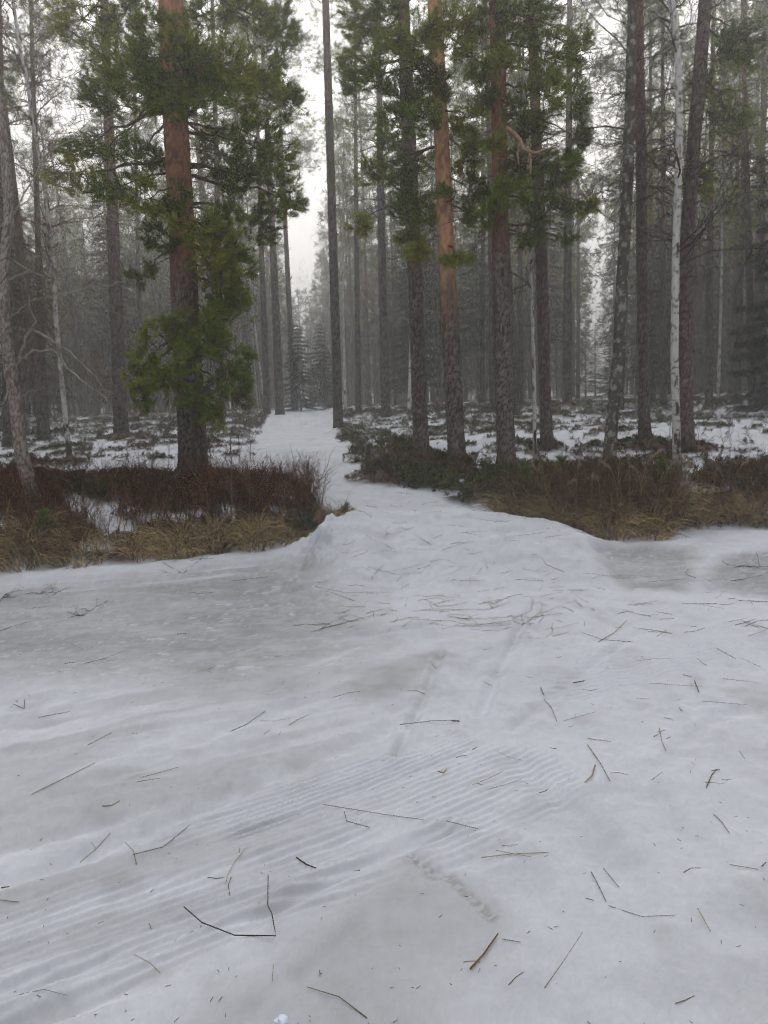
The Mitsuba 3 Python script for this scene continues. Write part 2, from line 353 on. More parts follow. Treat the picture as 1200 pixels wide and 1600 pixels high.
VN = norm(VN)
_fx, _fy = V[FA, 0].mean(1), V[FA, 1].mean(1)
region = np.where(_fy < shore(_fx), 0, np.where(path_dist(_fx, _fy) > 0, 1, 2))
for k, (name, label, cat) in enumerate((('frozen_lake', 'snow covered lake ice with grey icy patches and ski tracks', 'ice'),
                                       ('snow_path', 'trodden snow path climbing from the lake into the forest', 'path'),
                                       ('forest_floor', 'forest floor with patchy snow, dwarf shrubs and brown litter', 'ground'))):
    f = FA[region == k]; used = np.unique(f); re = np.zeros(len(V), int); re[used] = np.arange(len(used))
    scene[name] = {'type': 'ply', 'filename': meshkit.write_ply((V[used], re[f]), False, np.stack([rough.ravel()[used]] * 2, -1), col.reshape(-1, 3)[used], normals=VN[used]),
                   'face_normals': False, 'bsdf': {'type': 'ref', 'id': 'snow_mat'}}
    tag(name, label, cat, kind='structure')

# ------------------------------------------------------------------ trees
C_TWIG = np.array([.105, .080, .060])
GREENS = np.array([[.220, .262, .030], [.165, .220, .030], [.262, .282, .032], [.120, .160, .030]])

def trunk(axis, r0, r1, bark, seed, dz=.025, sides=40, top=None, orange_from=3.0, flare=.35, org_c=(.215, .130, .092)):
    """axis: list of points from the ground up. Returns (v, f, colour)."""
    axis = np.asarray(axis, float)
    d = np.concatenate([[0], np.cumsum(np.linalg.norm(np.diff(axis, axis=0), axis=1))])
    if top is not None and top > d[-1]:
        axis = np.vstack([axis, axis[-1] + norm(axis[-1] - axis[-2]) * (top - d[-1])]); d = np.append(d, top)
    fine = min(d[-1], 8.0)
    hs = np.concatenate([np.arange(-.25, fine, dz), np.arange(fine, d[-1], .3)])
    from scipy.interpolate import PchipInterpolator
    cx = PchipInterpolator(d, axis[:, 0])(np.clip(hs, 0, None)); cy = PchipInterpolator(d, axis[:, 1])(np.clip(hs, 0, None))
    cz = PchipInterpolator(d, axis[:, 2])(np.clip(hs, 0, None)) + np.minimum(hs, 0)
    R = r0 + (r1 - r0) * np.clip(hs / d[-1], 0, 1)
    a = np.arange(sides) * 2 * np.pi / sides
    H, A = np.meshgrid(hs, a, indexing='ij')
    Rg = R[:, None] * (1 + flare * np.exp(-np.clip(H + .02, 0, None) / .16) * (1 + .35 * np.cos(A * 5 + seed)))
    cyl = np.stack([np.cos(A) * .16, np.sin(A) * .16, H], -1)          # noise in a round space: no seam
    def n3(s, sz, sd, o=3):
        return meshkit.fbm(cyl * np.array([s, s, sz]), o, sd + seed)
    u = (A / (2 * np.pi) * 2 * np.pi * r0); wob = .03 * n3(12, 4, 3)
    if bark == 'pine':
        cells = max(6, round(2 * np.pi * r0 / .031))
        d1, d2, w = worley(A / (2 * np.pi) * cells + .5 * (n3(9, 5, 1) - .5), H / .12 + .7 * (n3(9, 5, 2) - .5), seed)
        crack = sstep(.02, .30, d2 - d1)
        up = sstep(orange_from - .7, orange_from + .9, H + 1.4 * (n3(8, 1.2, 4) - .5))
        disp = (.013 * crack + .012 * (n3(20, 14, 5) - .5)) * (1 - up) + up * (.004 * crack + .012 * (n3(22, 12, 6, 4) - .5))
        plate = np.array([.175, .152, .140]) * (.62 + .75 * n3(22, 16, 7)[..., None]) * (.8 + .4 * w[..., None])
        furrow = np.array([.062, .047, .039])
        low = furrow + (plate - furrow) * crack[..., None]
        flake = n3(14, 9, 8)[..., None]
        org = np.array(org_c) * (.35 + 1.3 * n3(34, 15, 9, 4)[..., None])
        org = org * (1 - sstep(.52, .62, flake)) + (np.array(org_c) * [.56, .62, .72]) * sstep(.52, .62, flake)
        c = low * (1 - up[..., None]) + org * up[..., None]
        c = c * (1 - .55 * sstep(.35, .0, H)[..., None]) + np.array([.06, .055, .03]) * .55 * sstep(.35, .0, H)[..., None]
    elif bark == 'birch':
        disp = .004 * (n3(20, 30, 1) - .5)
        white = np.array([.60, .585, .55]) * (.85 + .3 * n3(14, 12, 2)[..., None])
        len_ = n3(7, 26, 3, 2); m = sstep(.62, .68, len_)
        blot = sstep(.63, .69, n3(6, 5.5, 4, 3) + .16 * sstep(.9, .0, H)) ; m = np.maximum(m * .75, blot)
        rough_base = sstep(.55, .1, H) * sstep(.38, .6, n3(20, 8, 5)); m = np.maximum(m, rough_base)
        dark = np.array([.085, .072, .062])
        c = white * (1 - m[..., None]) + dark * m[..., None]
        disp = disp + .006 * m
    elif bark == 'lichen':
        disp = .014 * (n3(22, 12, 1) - .5)
        c = np.array([.105, .095, .082]) * (.6 + .8 * n3(24, 20, 2)[..., None])
        m = sstep(.56, .64, n3(13, 11, 3, 4)) * .8
        c = c * (1 - m[..., None]) + np.array([.36, .375, .325]) * m[..., None]
    else:                                        # grey flaky old bark
        d1, d2, w = worley(A / (2 * np.pi) * 11 + 1.2 * (n3(9, 5, 1) - .5), H / .085 + 1.6 * (n3(9, 7, 2) - .5), seed)
        crack = sstep(.02, .3, d2 - d1)
        disp = .009 * crack + .012 * (n3(20, 14, 5) - .5)
        c = np.array([.13, .095, .08]) * (1 - crack[..., None]) + np.array([.35, .315, .285]) * crack[..., None] * (.6 + .8 * n3(20, 16, 6)[..., None])
    Rg = Rg + disp * min(1, r0 / .1)
    v = np.stack([cx[:, None] + Rg * np.cos(A), cy[:, None] + Rg * np.sin(A), np.broadcast_to(cz[:, None], Rg.shape)], -1).reshape(-1, 3)
    m = len(hs)
    i, j = np.meshgrid(np.arange(m - 1), np.arange(sides), indexing='ij')
    q = np.stack([i * sides + j, i * sides + (j + 1) % sides, (i + 1) * sides + (j + 1) % sides, (i + 1) * sides + j], -1).reshape(-1, 4)
    return v, np.vstack([q[:, [0, 1, 2]], q[:, [0, 2, 3]]]), c.reshape(-1, 3)

class Tree:
    def __init__(self, seed):
        self.rmin = .0040; self.rng = np.random.default_rng(seed); self.limbs, self.segs, self.tp, self.td, self.tc = [], [], [], [], []

    def limb(self, p0, p1, r0, r1=.006, bow=.15, n=9, wig=.04, col=C_TWIG):
        rng = self.rng; p0, p1 = np.asarray(p0, float), np.asarray(p1, float); L = np.linalg.norm(p1 - p0)
        t = np.linspace(0, 1, n)[:, None]
        mid = (p0 + p1) / 2 + np.array([0, 0, bow * L]) + rng.normal(size=3) * wig * L
        p = (1 - t) ** 2 * p0 + 2 * t * (1 - t) * mid + t ** 2 * p1
        p[1:-1] += rng.normal(size=(n - 2, 3)) * wig * .35 * L
        v, f = tube(p, r0 + (r1 - r0) * t[:, 0] ** .7, 6)
        self.limbs.append((v, f, np.broadcast_to(col, v.shape) * rng.uniform(.8, 1.2)))
        return p

    def pad(self, root, center, rad, dens=330, up=.45, droop=0., col=None, bow=.1, r0=None, limb=True, rough=.62):
        """A limb from root to a cloud of twigs that end in needle shoots."""
        rng = self.rng; c = np.asarray(center, float); rad = np.asarray(rad, float) * np.ones(3)
        n = max(6, int(dens * math.pi * rad[0] * rad[2]))
        p = rand_unit(rng, n) * rng.uniform(.25, 1, (n, 1)) ** .6
        p = c + p * rad
        k = meshkit.noise(p * 3.3 + 7, 3) + .8 * meshkit.noise(p * 7.5, 4)
        p = p[k > np.quantile(k, rough * .8)]
        L = np.linalg.norm(c - root)
        r0 = r0 or .010 + .013 * L
        path = self.limb(root, c, r0, bow=bow) if limb else np.array([root + (c - root) * t for t in np.linspace(0, 1, 5)])
        m = max(2, len(p) // 13)
        hubs = p[rng.choice(len(p), m, replace=False)]; hubs = c + (hubs - c) * .6
        src = path[-5:][np.argmin(np.linalg.norm(path[-5:, None] - hubs[None], axis=-1), 0)]
        near = np.argmin(np.linalg.norm(p[:, None] - hubs[None], axis=-1), 1)
        hub = hubs[near]
        S1 = np.hstack([src, hubs, np.full((m, 1), .007), np.full((m, 1), .004)])
        S2 = np.hstack([hub, p, np.full((len(p), 1), .0035), np.full((len(p), 1), .002)])
        self.segs += [S1, S2]
        out = norm((p - root) * [1, 1, .2])
        d = norm(p - hub) * .6 + np.array([0, 0, up - droop]) + out * .45 + rng.normal(size=p.shape) * .22
        base = GREENS[rng.integers(len(GREENS))] if col is None else np.asarray(col)
        cc = base * rng.uniform(.75, 1.25, (len(p), 1)) * np.array([1.0, 1, 1]) + rng.uniform(-.01, .012, (len(p), 1)) * np.array([1, .4, .1])
        brown = rng.random(len(p)) < .03
        cc[brown] = [.16, .095, .045]
        self.tp.append(p); self.td.append(norm(d)); self.tc.append(np.clip(cc, .01, 1))

    def bare(self, p, d, L, r, depth, droop=.0, kids=5, wig=.22, spread=.9):
        rng = self.rng; n = 5; p = np.asarray(p, float); d = norm(d)
        for s in range(n):
            d = norm(d + rng.normal(size=3) * wig + np.array([0, 0, -droop * (s + 1) / n]))
            q = p + d * L / n
            ra, rb = r * (1 - .16 * s), r * (1 - .16 * (s + 1))
            self.segs.append(np.array([[*p, *q, max(ra, self.rmin), max(rb, self.rmin * .8)]]))
            p = q
            if depth > 0:
                for _ in range(rng.poisson(kids / n)):
                    k = norm(d + spread * norm(np.cross(d, rng.normal(size=3))))
                    self.bare(p, k, L * rng.uniform(.35, .62), max(rb * .55, .0015), depth - 1, droop, kids, wig, spread)

    def crown(self, base, H, hb, R, dens=90, seed=0, step=.42, per=2.4, axis=None):
        """A pine's upper crown of separate foliage clouds."""
        rng = self.rng
        h = hb
        while h < H - .2:
            f = (h - hb) / (H - hb)
            prof = np.interp(f, [0, .15, .5, .8, 1], [.55, .95, 1., .7, .2])
            for _ in range(max(1, rng.poisson(per))):
                a = rng.uniform(0, 2 * np.pi); L = R * prof * rng.uniform(.55, 1.15)
                root = axis(h) if axis else base + np.array([0, 0, h])
                c = root + np.array([math.cos(a) * L * .7, math.sin(a) * L * .7, L * (-.12 + .5 * f) + rng.normal() * .1])
                self.pad(root, c, (L * .42, L * .42, .16 + .13 * L), dens, bow=.08 + .05 * rng.normal())
            h += step * rng.uniform(.7, 1.3)

    def dead(self, axis, h0, h1, n, L=1.1, r=.010):
        rng = self.rng
        for _ in range(n):
            h = rng.uniform(h0, h1); a = rng.uniform(0, 2 * np.pi)
            self.bare(axis(h), [math.cos(a), math.sin(a), rng.uniform(-.3, .25)], L * rng.uniform(.4, 1.2), r * rng.uniform(.6, 1.2), 1, .08, 3, .18)

    def needles(self, n, L, w, spread=.75, shoot=.1):
        return needles(self.rng, np.vstack(self.tp), np.vstack(self.td), np.vstack(self.tc), n, L, w, spread, shoot)

def finish(key, t, tr=None, fol=(26, .076, .0080, .65, .09), col=C_TWIG, limb_parts=True):
    """Writes a tree's parts: trunk, branches, twigs, crown."""
    if tr:
        put(key + '__trunk', tr[:2], 'bark_mat', tr[2], smooth=True)
    for l in t.limbs:
        put(key + '__branch', l[:2], 'bark_mat', l[2], smooth=True)
    if t.segs:
        v, f = cones(np.vstack(t.segs)); c = np.broadcast_to(col, v.shape)
        k = put(key + '__twigs', (v, f), 'bark_mat', c); labels[k] = {'kind': 'stuff'}
    if t.tp:
        v, f, c = t.needles(*fol)
        k = put(key + '__crown', (v, f), 'leaf_mat', c); labels[k] = {'kind': 'stuff'}

def axis_px(track, dist):
    """trunk axis from picture marks (top last) on the upright plane at that distance, its foot on the ground."""
    p = np.array([at(a, b, dist) for a, b in track]); p[0, 2] = surf(p[:1, 0], p[:1, 1])[0]
    return p
def along(axis, top=None):
    d = np.concatenate([[0], np.cumsum(np.linalg.norm(np.diff(axis, axis=0), axis=1))])
    def f(h):
        if h > d[-1]:
            return axis[-1] + norm(axis[-1] - axis[-2]) * (h - d[-1])
        return np.array([np.interp(h, d, axis[:, k]) for k in range(3)])
    return f

def near_tree(stem, label, cat, track, width, bark, seed, H=17, dist=None, hb=8.5, R=1.9, pads=(), orange=3.0, dens=780, dead=(2.5, 7, 10), crown=True, sides=40, topw=.45, group=None, flare=.35, col=None, dz=.025, up=.45, org=(.215, .130, .092), knots=()):
    key = new_key(stem); tag(key, label, cat, group)
    D = dist or hit(*track[0])[1]
    ax = axis_px(track, D); al = along(ax)
    r0 = width / F_PX * D / 2
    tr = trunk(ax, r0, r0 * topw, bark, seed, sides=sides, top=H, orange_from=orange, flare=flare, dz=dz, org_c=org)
    t = Tree(seed)
    for q in pads:                                # (px, py, nearer by, rx px, rz px [, droop])
        c = at(q[0], q[1], D - q[2]); s = (D - q[2]) / F_PX
        low = c[2] - ax[0][2]
        root = al(np.clip(low + (.25 if len(q) < 6 else .45), .8, H - 1)) 
        t.pad(root, c, (q[3] * s, q[3] * s * .8, q[4] * s), dens, up=up, droop=q[5] if len(q) > 5 else 0., bow=.12, col=col)
    for kn in knots:                              # bare twisted limbs
        p = np.array([at(a, b, D - .45) for a, b in kn]); u = np.linspace(0, len(p) - 1, len(p) * 3)
        p = np.stack([np.interp(u, range(len(p)), p[:, k]) for k in range(3)], 1); v, f = tube(p, np.linspace(.030, .014, len(p)) * (1.2 if kn is knots[0] else .7), 7)
        t.limbs.append((v, f, np.broadcast_to([.40, .27, .17], v.shape)))
    if crown:
        t.crown(ax[0], H, hb + .8, R, 70, axis=al)
    if dead:
        t.dead(al, *dead)
        t.dead(al, 1.2, 6, 9, .22, .013)
    finish(key, t, tr)
    return key, al, D, t

P1 = [(190, 100, .6, 60, 35), (270, 88, 1.4, 70, 30), (345, 105, .8, 60, 40), (405, 145, .4, 45, 40), (310, 140, 1.2, 60, 35), (165, 150, -.3, 45, 35), (235, 150, .8, 50, 30),
      (250, 40, .9, 50, 25), (130, 30, -1, 60, 35), (195, 20, -1.2, 45, 35), (385, 30, -.8, 60, 40), (440, 50, -1.0, 35, 60), (325, 20, -1.4, 50, 30), (455, 170, -.6, 25, 45),
      (110, 275, .3, 42, 26), (180, 295, .2, 55, 28), (235, 310, .5, 42, 34), (170, 230, -1.2, 60, 25), (120, 235, -.6, 35, 22), (225, 250, -.9, 45, 35),
      (400, 215, .1, 45, 35), (435, 245, -.3, 35, 45), (440, 300, -.4, 35, 40), (385, 285, .2, 40, 40), (345, 240, -.8, 40, 50), (465, 315, -.5, 18, 22), (415, 350, -.2, 35, 35),
      (300, 345, .7, 45, 35), (345, 375, .4, 45, 30), (250, 370, .2, 35, 30), (370, 420, .0, 40, 40, .3), (345, 450, .1, 42, 50, .4), (375, 480, -.2, 30, 40, .4), (345, 510, .2, 40, 40, .4), (225, 430, -.5, 30, 25),
      (300, 505, .8, 55, 28, .5), (250, 525, .7, 40, 30, .6), (225, 570, .7, 28, 40, .8), (255, 600, .6, 35, 35, .8), (300, 560, .9, 45, 35, .6), (350, 555, .7, 40, 40, .6), (375, 590, .5, 22, 35, .8),
      (330, 610, .8, 42, 35, .8), (212, 590, .6, 22, 35, .8), (222, 625, .5, 22, 24, .9), (388, 570, .4, 18, 34, .7), (378, 625, .5, 20, 26, .8), (350, 420, .3, 40, 40, .3), (360, 345, .3, 38, 34), (320, 400, .7, 35, 25, .3), (275, 130, 1.3, 60, 35), (280, 65, 1.4, 55, 28), (290, 100, 1.1, 60, 35), (260, 115, 1.0, 50, 30), (350, 130, .9, 55, 35), (395, 110, .5, 45, 35), (210, 120, .8, 55, 35), (280, 155, 1.2, 45, 25), (300, 175, .9, 40, 25), (275, 310, .8, 30, 25), (300, 640, .7, 35, 28, .9), (345, 655, .6, 26, 26, .9)]
near_tree('pine_tree', 'thick pine on the left bank with low green boughs hanging round its trunk', 'tree',
          [(303, 757), (300, 680), (293, 560), (287, 430), (281, 300), (274, 180), (267, 0)], 41, 'pine', 3, H=19, hb=7.6, R=2.3, pads=P1, orange=2.6, org=(.36, .175, .110), dead=(2.8, 6, 10), sides=56)
P2 = [(640, 55, .8, 55, 45), (700, 45, .9, 50, 45), (565, 92, .2, 45, 35), (600, 30, -.2, 45, 40), (625, 150, .5, 50, 32), (560, 30, -.6, 35, 40), (590, 120, .3, 35, 30), (740, 90, -.2, 35, 40),
      (620, 185, .6, 42, 26), (660, 185, .7, 36, 26), (735, 185, .4, 34, 28), (725, 215, -.3, 36, 22), (582, 265, -.1, 34, 26), (560, 345, -.3, 22, 22), (640, 325, .3, 32, 32), (625, 270, -.4, 30, 30), (695, 300, .35, 20, 18), (740, 300, .0, 36, 30),
      (650, 390, .2, 36, 18), (712, 402, .5, 36, 16), (735, 250, -.3, 30, 35), (745, 345, -.1, 25, 22), (545, 125, 0, 22, 25), (672, 110, .5, 40, 30), (690, 150, .4, 22, 22)]
near_tree('pine_tree', 'slender pine with bright orange bark above a dark base, right of the snow path', 'tree',
          [(715, 742), (709, 620), (703, 500), (697, 380), (692, 260), (684, 100), (677, -40)], 25, 'pine', 14, H=17, dist=11.2, hb=7.8, R=2.0, pads=P2, orange=2.5, org=(.60, .33, .185), dead=(3, 6, 8))
P3 = [(775, 35, .7, 45, 40), (830, 25, .4, 48, 40), (865, 85, .2, 40, 45), (850, 150, .3, 42, 40), (790, 95, .8, 30, 30), (835, 205, .1, 38, 25), (830, 255, .4, 50, 26), (885, 270, .2, 40, 32), (860, 325, .3, 55, 26), (800, 300, .5, 36, 34),
      (772, 335, .3, 30, 30), (900, 215, -.3, 26, 45), (905, 65, -.4, 24, 50), (920, 325, .1, 20, 20), (880, 372, .2, 28, 10), (772, 215, .5, 25, 25), (760, 130, .1, 25, 40), (835, 375, .2, 30, 20), (905, 150, -.5, 22, 35), (805, 170, .4, 25, 25)]
near_tree('pine_tree', 'dark red barked pine with leafy boughs, second big trunk right of the path', 'tree',
          [(792, 744), (788, 620), (785, 500), (782, 380), (781, 260), (779, 130), (774, -40)], 26, 'pine', 25, H=18, dist=10.9, hb=7.6, R=2.0, pads=P3, orange=3.2, org=(.33, .140, .095), dead=(3, 6, 8), knots=[[(790, 200), (800, 206), (812, 218), (818, 233), (832, 238), (845, 240)], [(826, 238), (829, 252), (829, 272)], [(812, 220), (808, 240), (811, 258)], [(838, 239), (850, 234), (866, 232)]])
near_tree('pine_tree', 'dark straight pine just left of the orange barked pine', 'tree',
          [(659, 716), (654, 590), (650, 470), (646, 380), (640, 240), (634, 100), (628, -40)], 22, 'pine', 36, H=18, hb=6.8, R=2.0, orange=5.8, pads=[(640, 380, .2, 30, 30), (660, 330, .3, 26, 30), (625, 290, .1, 30, 26), (620, 210, -.3, 40, 35), (655, 250, -.3, 30, 25)], dead=(2.6, 6, 12))
near_tree('pine_tree', 'thin grey brown pine standing behind the red barked pine', 'tree',
          [(855, 706), (851, 600), (847, 440), (841, 300), (836, 150), (831, -20)], 17, 'pine', 47, H=18, hb=7.2, R=1.8, orange=4.2, dead=(3, 7, 14))
near_tree('pine_tree', 'straight reddish pine between the mossy leaning tree and the white birch', 'tree',
          [(1007, 699), (1005, 560), (1003, 420), (1002, 300), (1000, 150), (997, -20)], 16, 'pine', 58, H=18, hb=7.6, R=2.0, orange=5.2, dead=(3, 7.5, 26, 1.2, .012))
near_tree('pine_tree', 'greyish pine right behind the white birch, tilted to the right', 'tree',
          [(1073, 710), (1071, 560), (1073, 400), (1080, 280), (1092, 130), (1104, -20)], 20, 'pine', 69, H=17, hb=7.0, R=2.1, orange=9, dead=(2.2, 7.5, 42, 1.4, .012), pads=[(1110, 140, -1, 45, 25), (1150, 90, -.5, 40, 30), (1165, 60, -.2, 45, 30), (1085, 290, -.6, 35, 40), (1135, 185, -1.2, 45, 28)])

def birch(label, track, width, seed, bark='birch', H=14, dist=None, kids=30, stem='birch_tree', cat='tree', twig=(.10, .075, .065), h0=3.2, L=1.9, group=None, droop=.07, topw=.3, r=.012):
    key = new_key(stem); tag(key, label, cat, group)
    D = dist or hit(*track[0])[1]
    ax = axis_px(track, D); al = along(ax); r0 = width / F_PX * D / 2
    tr = trunk(ax, r0, r0 * topw, bark, seed, dz=.014, sides=24, top=H, flare=.25)
    t = Tree(seed); rng = t.rng
    for _ in range(kids):
        h = rng.uniform(h0, H - .5); a = rng.uniform(0, 2 * np.pi)
        t.bare(al(h), [math.cos(a), math.sin(a), rng.uniform(.2, .9)], L * rng.uniform(.5, 1.1) * (1 - .4 * h / H), .014 * rng.uniform(.6, 1.2), 2, droop, 6, .22)
    finish(key, t, tr, col=np.array(twig))
    return key, al, D
birch('white birch with black marked bark, right of centre behind the dry reeds', [(1058, 747), (1056, 640), (1054, 540), (1056, 400), (1061, 220), (1059, 90), (1049, 0), (1040, -80)], 13, 7, kids=54, twig=(.06, .046, .04), h0=2.6, L=2.2)
birch('thin white birch between the red barked pine and the grey brown pine', [(836, 722), (835, 620), (832, 500), (828, 400), (822, 250), (818, 120), (815, 0)], 6, 8, H=9, kids=18, h0=2.4, L=1.2)
birch('slim birch with banded white bark on the left slope', [(110, 727), (106, 690), (99, 620), (93, 560), (87, 490), (83, 410), (73, 320), (63, 250), (50, 185), (42, 123), (30, 67), (20, 0)], 8, 9, H=11, kids=72, h0=1.6, L=2.0, twig=(.13, .082, .068))
birch('leaning lichen spotted tree with dark mossy bark right of the path', [(952, 727), (957, 650), (966, 560), (973, 420), (981, 280), (986, 120), (989, -10)], 20, 10, bark='lichen', H=14, kids=46, stem='leaning_tree', h0=3.0, L=2.3, twig=(.055, .045, .038))

# the crooked lichened tree at the left edge
key = new_key('crooked_tree'); tag(key, 'crooked flaky barked tree with lichen covered bare branches at the left shore', 'tree')
D = 9.3; ax = axis_px([(58, 800), (44, 750), (31, 690), (23, 620), (15, 570), (8, 500), (6, 420), (14, 330), (8, 240), (-10, 120), (-30, -20)], D); al = along(ax)
tr = trunk(ax, .078, .022, 'flaky', 12, dz=.02, sides=32, top=7.5, flare=.3)
t = Tree(12); t.rmin = .0022; C_LICH = np.array([.34, .34, .27])
BR = [([(20, 585), (35, 545), (47, 514), (70, 522), (95, 541), (122, 560), (145, 590), (172, 612)], .25, .013), ([(30, 560), (58, 545), (85, 553), (108, 578), (142, 605), (170, 627)], .5, .011), ([(12, 500), (22, 490), (48, 472), (85, 463), (120, 452), (165, 444), (212, 437)], -.3, .010),
      ([(10, 440), (40, 425), (56, 405), (80, 395), (130, 370)], .2, .011), ([(6, 420), (-8, 360), (20, 330), (45, 310), (75, 292)], -.2, .010), ([(15, 560), (0, 545), (-25, 530)], .2, .012), ([(20, 600), (2, 630), (-20, 650)], .3, .010),
      ([(30, 620), (48, 610), (70, 605), (62, 607)], .1, .006), ([(28, 560), (52, 500), (48, 470), (36, 430)], .4, .009), ([(10, 350), (60, 265), (75, 235), (120, 215), (180, 180)], .1, .010), ([(5, 400), (60, 430), (110, 425), (150, 470), (200, 500)], -.5, .007)]
for pts, nearer, r in BR:
    n = len(pts); p = np.array([at(a, b, D - nearer * k / (n - 1)) for k, (a, b) in enumerate(pts)])
    r *= .95; tt = np.linspace(0, n - 1, n * 3); p = np.stack([np.interp(tt, range(n), p[:, k]) for k in range(3)], 1); p[1:] += t.rng.normal(size=(len(p) - 1, 3)) * .012
    rr = np.linspace(r, r * .35, len(p)) * (1 + .5 * (t.rng.random(len(p)) < .22))
    v, f = tube(p, rr, 7); t.limbs.append((v, f, C_LICH * (.7 + .6 * meshkit.noise(v * 40, 5)[:, None])))
    for k in range(2, len(p), 1):
        for _ in range(2):
            t.bare(p[k], norm(p[k] - p[k - 2]) + t.rng.normal(size=3) * .8, t.rng.uniform(.15, .5), r * .35, 1, .02, 4, .3)
finish(key, t, tr, col=np.array([.17, .14, .115]))

# ---- background trees: prototypes, then one instance per tree
def proto(name, parts):
    g = {'type': 'shapegroup'}
    for k, (v, f, c) in parts.items():
        g[k] = mikit.ply((v, f), 'leaf_mat' if k == 'crown' else 'bark_mat', smooth=(k == 'trunk'), color=c)
    scene[name] = g
PR_D = {}
def pine_proto(name, seed, H, hb, R, d0=.30, orange=6.0, dens=125, fol=(13, .11, .012, .8, .13), per=2.6, dead=16):
    t = Tree(seed); t.rmin = .0025; ax = np.array([[0, 0, 0], [.05, 0, H * .4], [0, .08, H]])
    tr = trunk(ax, d0 / 2, .035, 'pine', seed, dz=.045, sides=26, orange_from=orange, flare=.3)
    t.crown(np.zeros(3), H, hb, R, dens, per=per, axis=along(ax)); t.dead(along(ax), 3.0, hb + 1, dead // 2, 1.0)
    wood = [(*l[:2], l[2] * .7) for l in t.limbs]; sv, sf = cones(np.vstack(t.segs))
    tr = (tr[0], tr[1], tr[2] * .62)  # wood colours of background pines darkened to blend with the dark fog
    proto(name, {'trunk': tr, 'branches': join(wood + [(sv, sf, C_TWIG * .65)]), 'crown': t.needles(*fol)}); PR_D[name] = d0
pine_proto('pine_kind_one', 101, 18, 8.5, 2.0); pine_proto('pine_kind_two', 102, 20, 9.5, 1.9, orange=7); pine_proto('pine_kind_three', 103, 16.5, 7.5, 1.8, orange=5.5)
pine_proto('pine_kind_four', 104, 19, 6.5, 2.2, orange=8, dead=24); pine_proto('pine_kind_five', 105, 15, 5.5, 1.7, orange=9, dead=26)
def spruce_proto(name, seed, H, R, h0, d0=.18, n_per=6, fol=(9, .07, .012, .6, .10), step=.30, dens=1.0):
    t = Tree(seed); rng = t.rng; ax = np.array([[0, 0, 0], [0, 0.02, H]])
    tr = trunk(ax, d0 / 2, .012, 'lichen', seed, dz=.12, sides=14, flare=.3)
    h = h0
    while h < H - .1:
        for _ in range(n_per):
            a = rng.uniform(0, 2 * np.pi); L = R * (1 - (h / H)) ** .75 * rng.uniform(.7, 1.1) + .08
            o = np.array([math.cos(a), math.sin(a), 0]); side = np.array([-o[1], o[0], 0])
            u = np.linspace(0, 1, 6)[:, None]
            p = np.array([0, 0, h]) + o * L * u + np.array([0, 0, 1]) * L * (-.55 * u + .28 * u ** 2.5)
            t.segs.append(np.hstack([p[:-1], p[1:], np.full((5, 1), .008), np.full((5, 1), .006)]))
            n = int((10 + 34 * L) * dens); w = rng.uniform(.12, 1, n); s = rng.uniform(-1, 1, n) * .42 * L * (1 - w * .75)
            q = np.stack([np.interp(w, u[:, 0], p[:, k]) for k in range(3)], 1) + side * s[:, None] + np.array([0, 0, -.18]) * np.abs(s)[:, None] - np.array([0, 0, .10]) * rng.random((n, 1)) * L ** .5
            t.tp.append(q); t.td.append(norm(o * .7 + side * np.sign(s)[:, None] * .6 + np.array([0, 0, -.45]) + rng.normal(size=(n, 3)) * .2))
            t.tc.append(np.array([.026, .040, .018]) * rng.uniform(.7, 1.3, (n, 1)))
        h += step * rng.uniform(.8, 1.2)
    sv, sf = cones(np.vstack(t.segs))
    proto(name, {'trunk': tr, 'branches': (sv, sf, np.broadcast_to(C_TWIG * .8, sv.shape)), 'crown': t.needles(*fol)}); PR_D[name] = d0
spruce_proto('spruce_kind_one', 111, 14, 2.0, 1.5); spruce_proto('spruce_kind_two', 112, 7, 1.6, .6, d0=.11, dens=3.0); spruce_proto('spruce_kind_three', 113, 16, 1.8, 3.5, d0=.2)
def birch_proto(name, seed, H, d0=.13, kids=26):
    t = Tree(seed); t.rmin = .0026; ax = np.array([[0, 0, 0], [.2, .05, H * .5], [.15, .2, H]]); al_ = along(ax)
    for _ in range(kids):
        h = t.rng.uniform(3, H - .4); a = t.rng.uniform(0, 2 * np.pi)
        t.bare(al_(h), [math.cos(a), math.sin(a), t.rng.uniform(.3, 1)], 2. * t.rng.uniform(.5, 1.1) * (1.1 - .5 * h / H), .012, 2, .06, 5, .2)
    sv, sf = cones(np.vstack(t.segs))
    proto(name, {'trunk': trunk(ax, d0 / 2, .012, 'birch', seed, dz=.05, sides=12, flare=.2), 'branches': (sv, sf, np.broadcast_to([.10, .075, .065], sv.shape))}); PR_D[name] = d0
birch_proto('birch_kind_one', 121, 12); birch_proto('birch_kind_two', 122, 14)

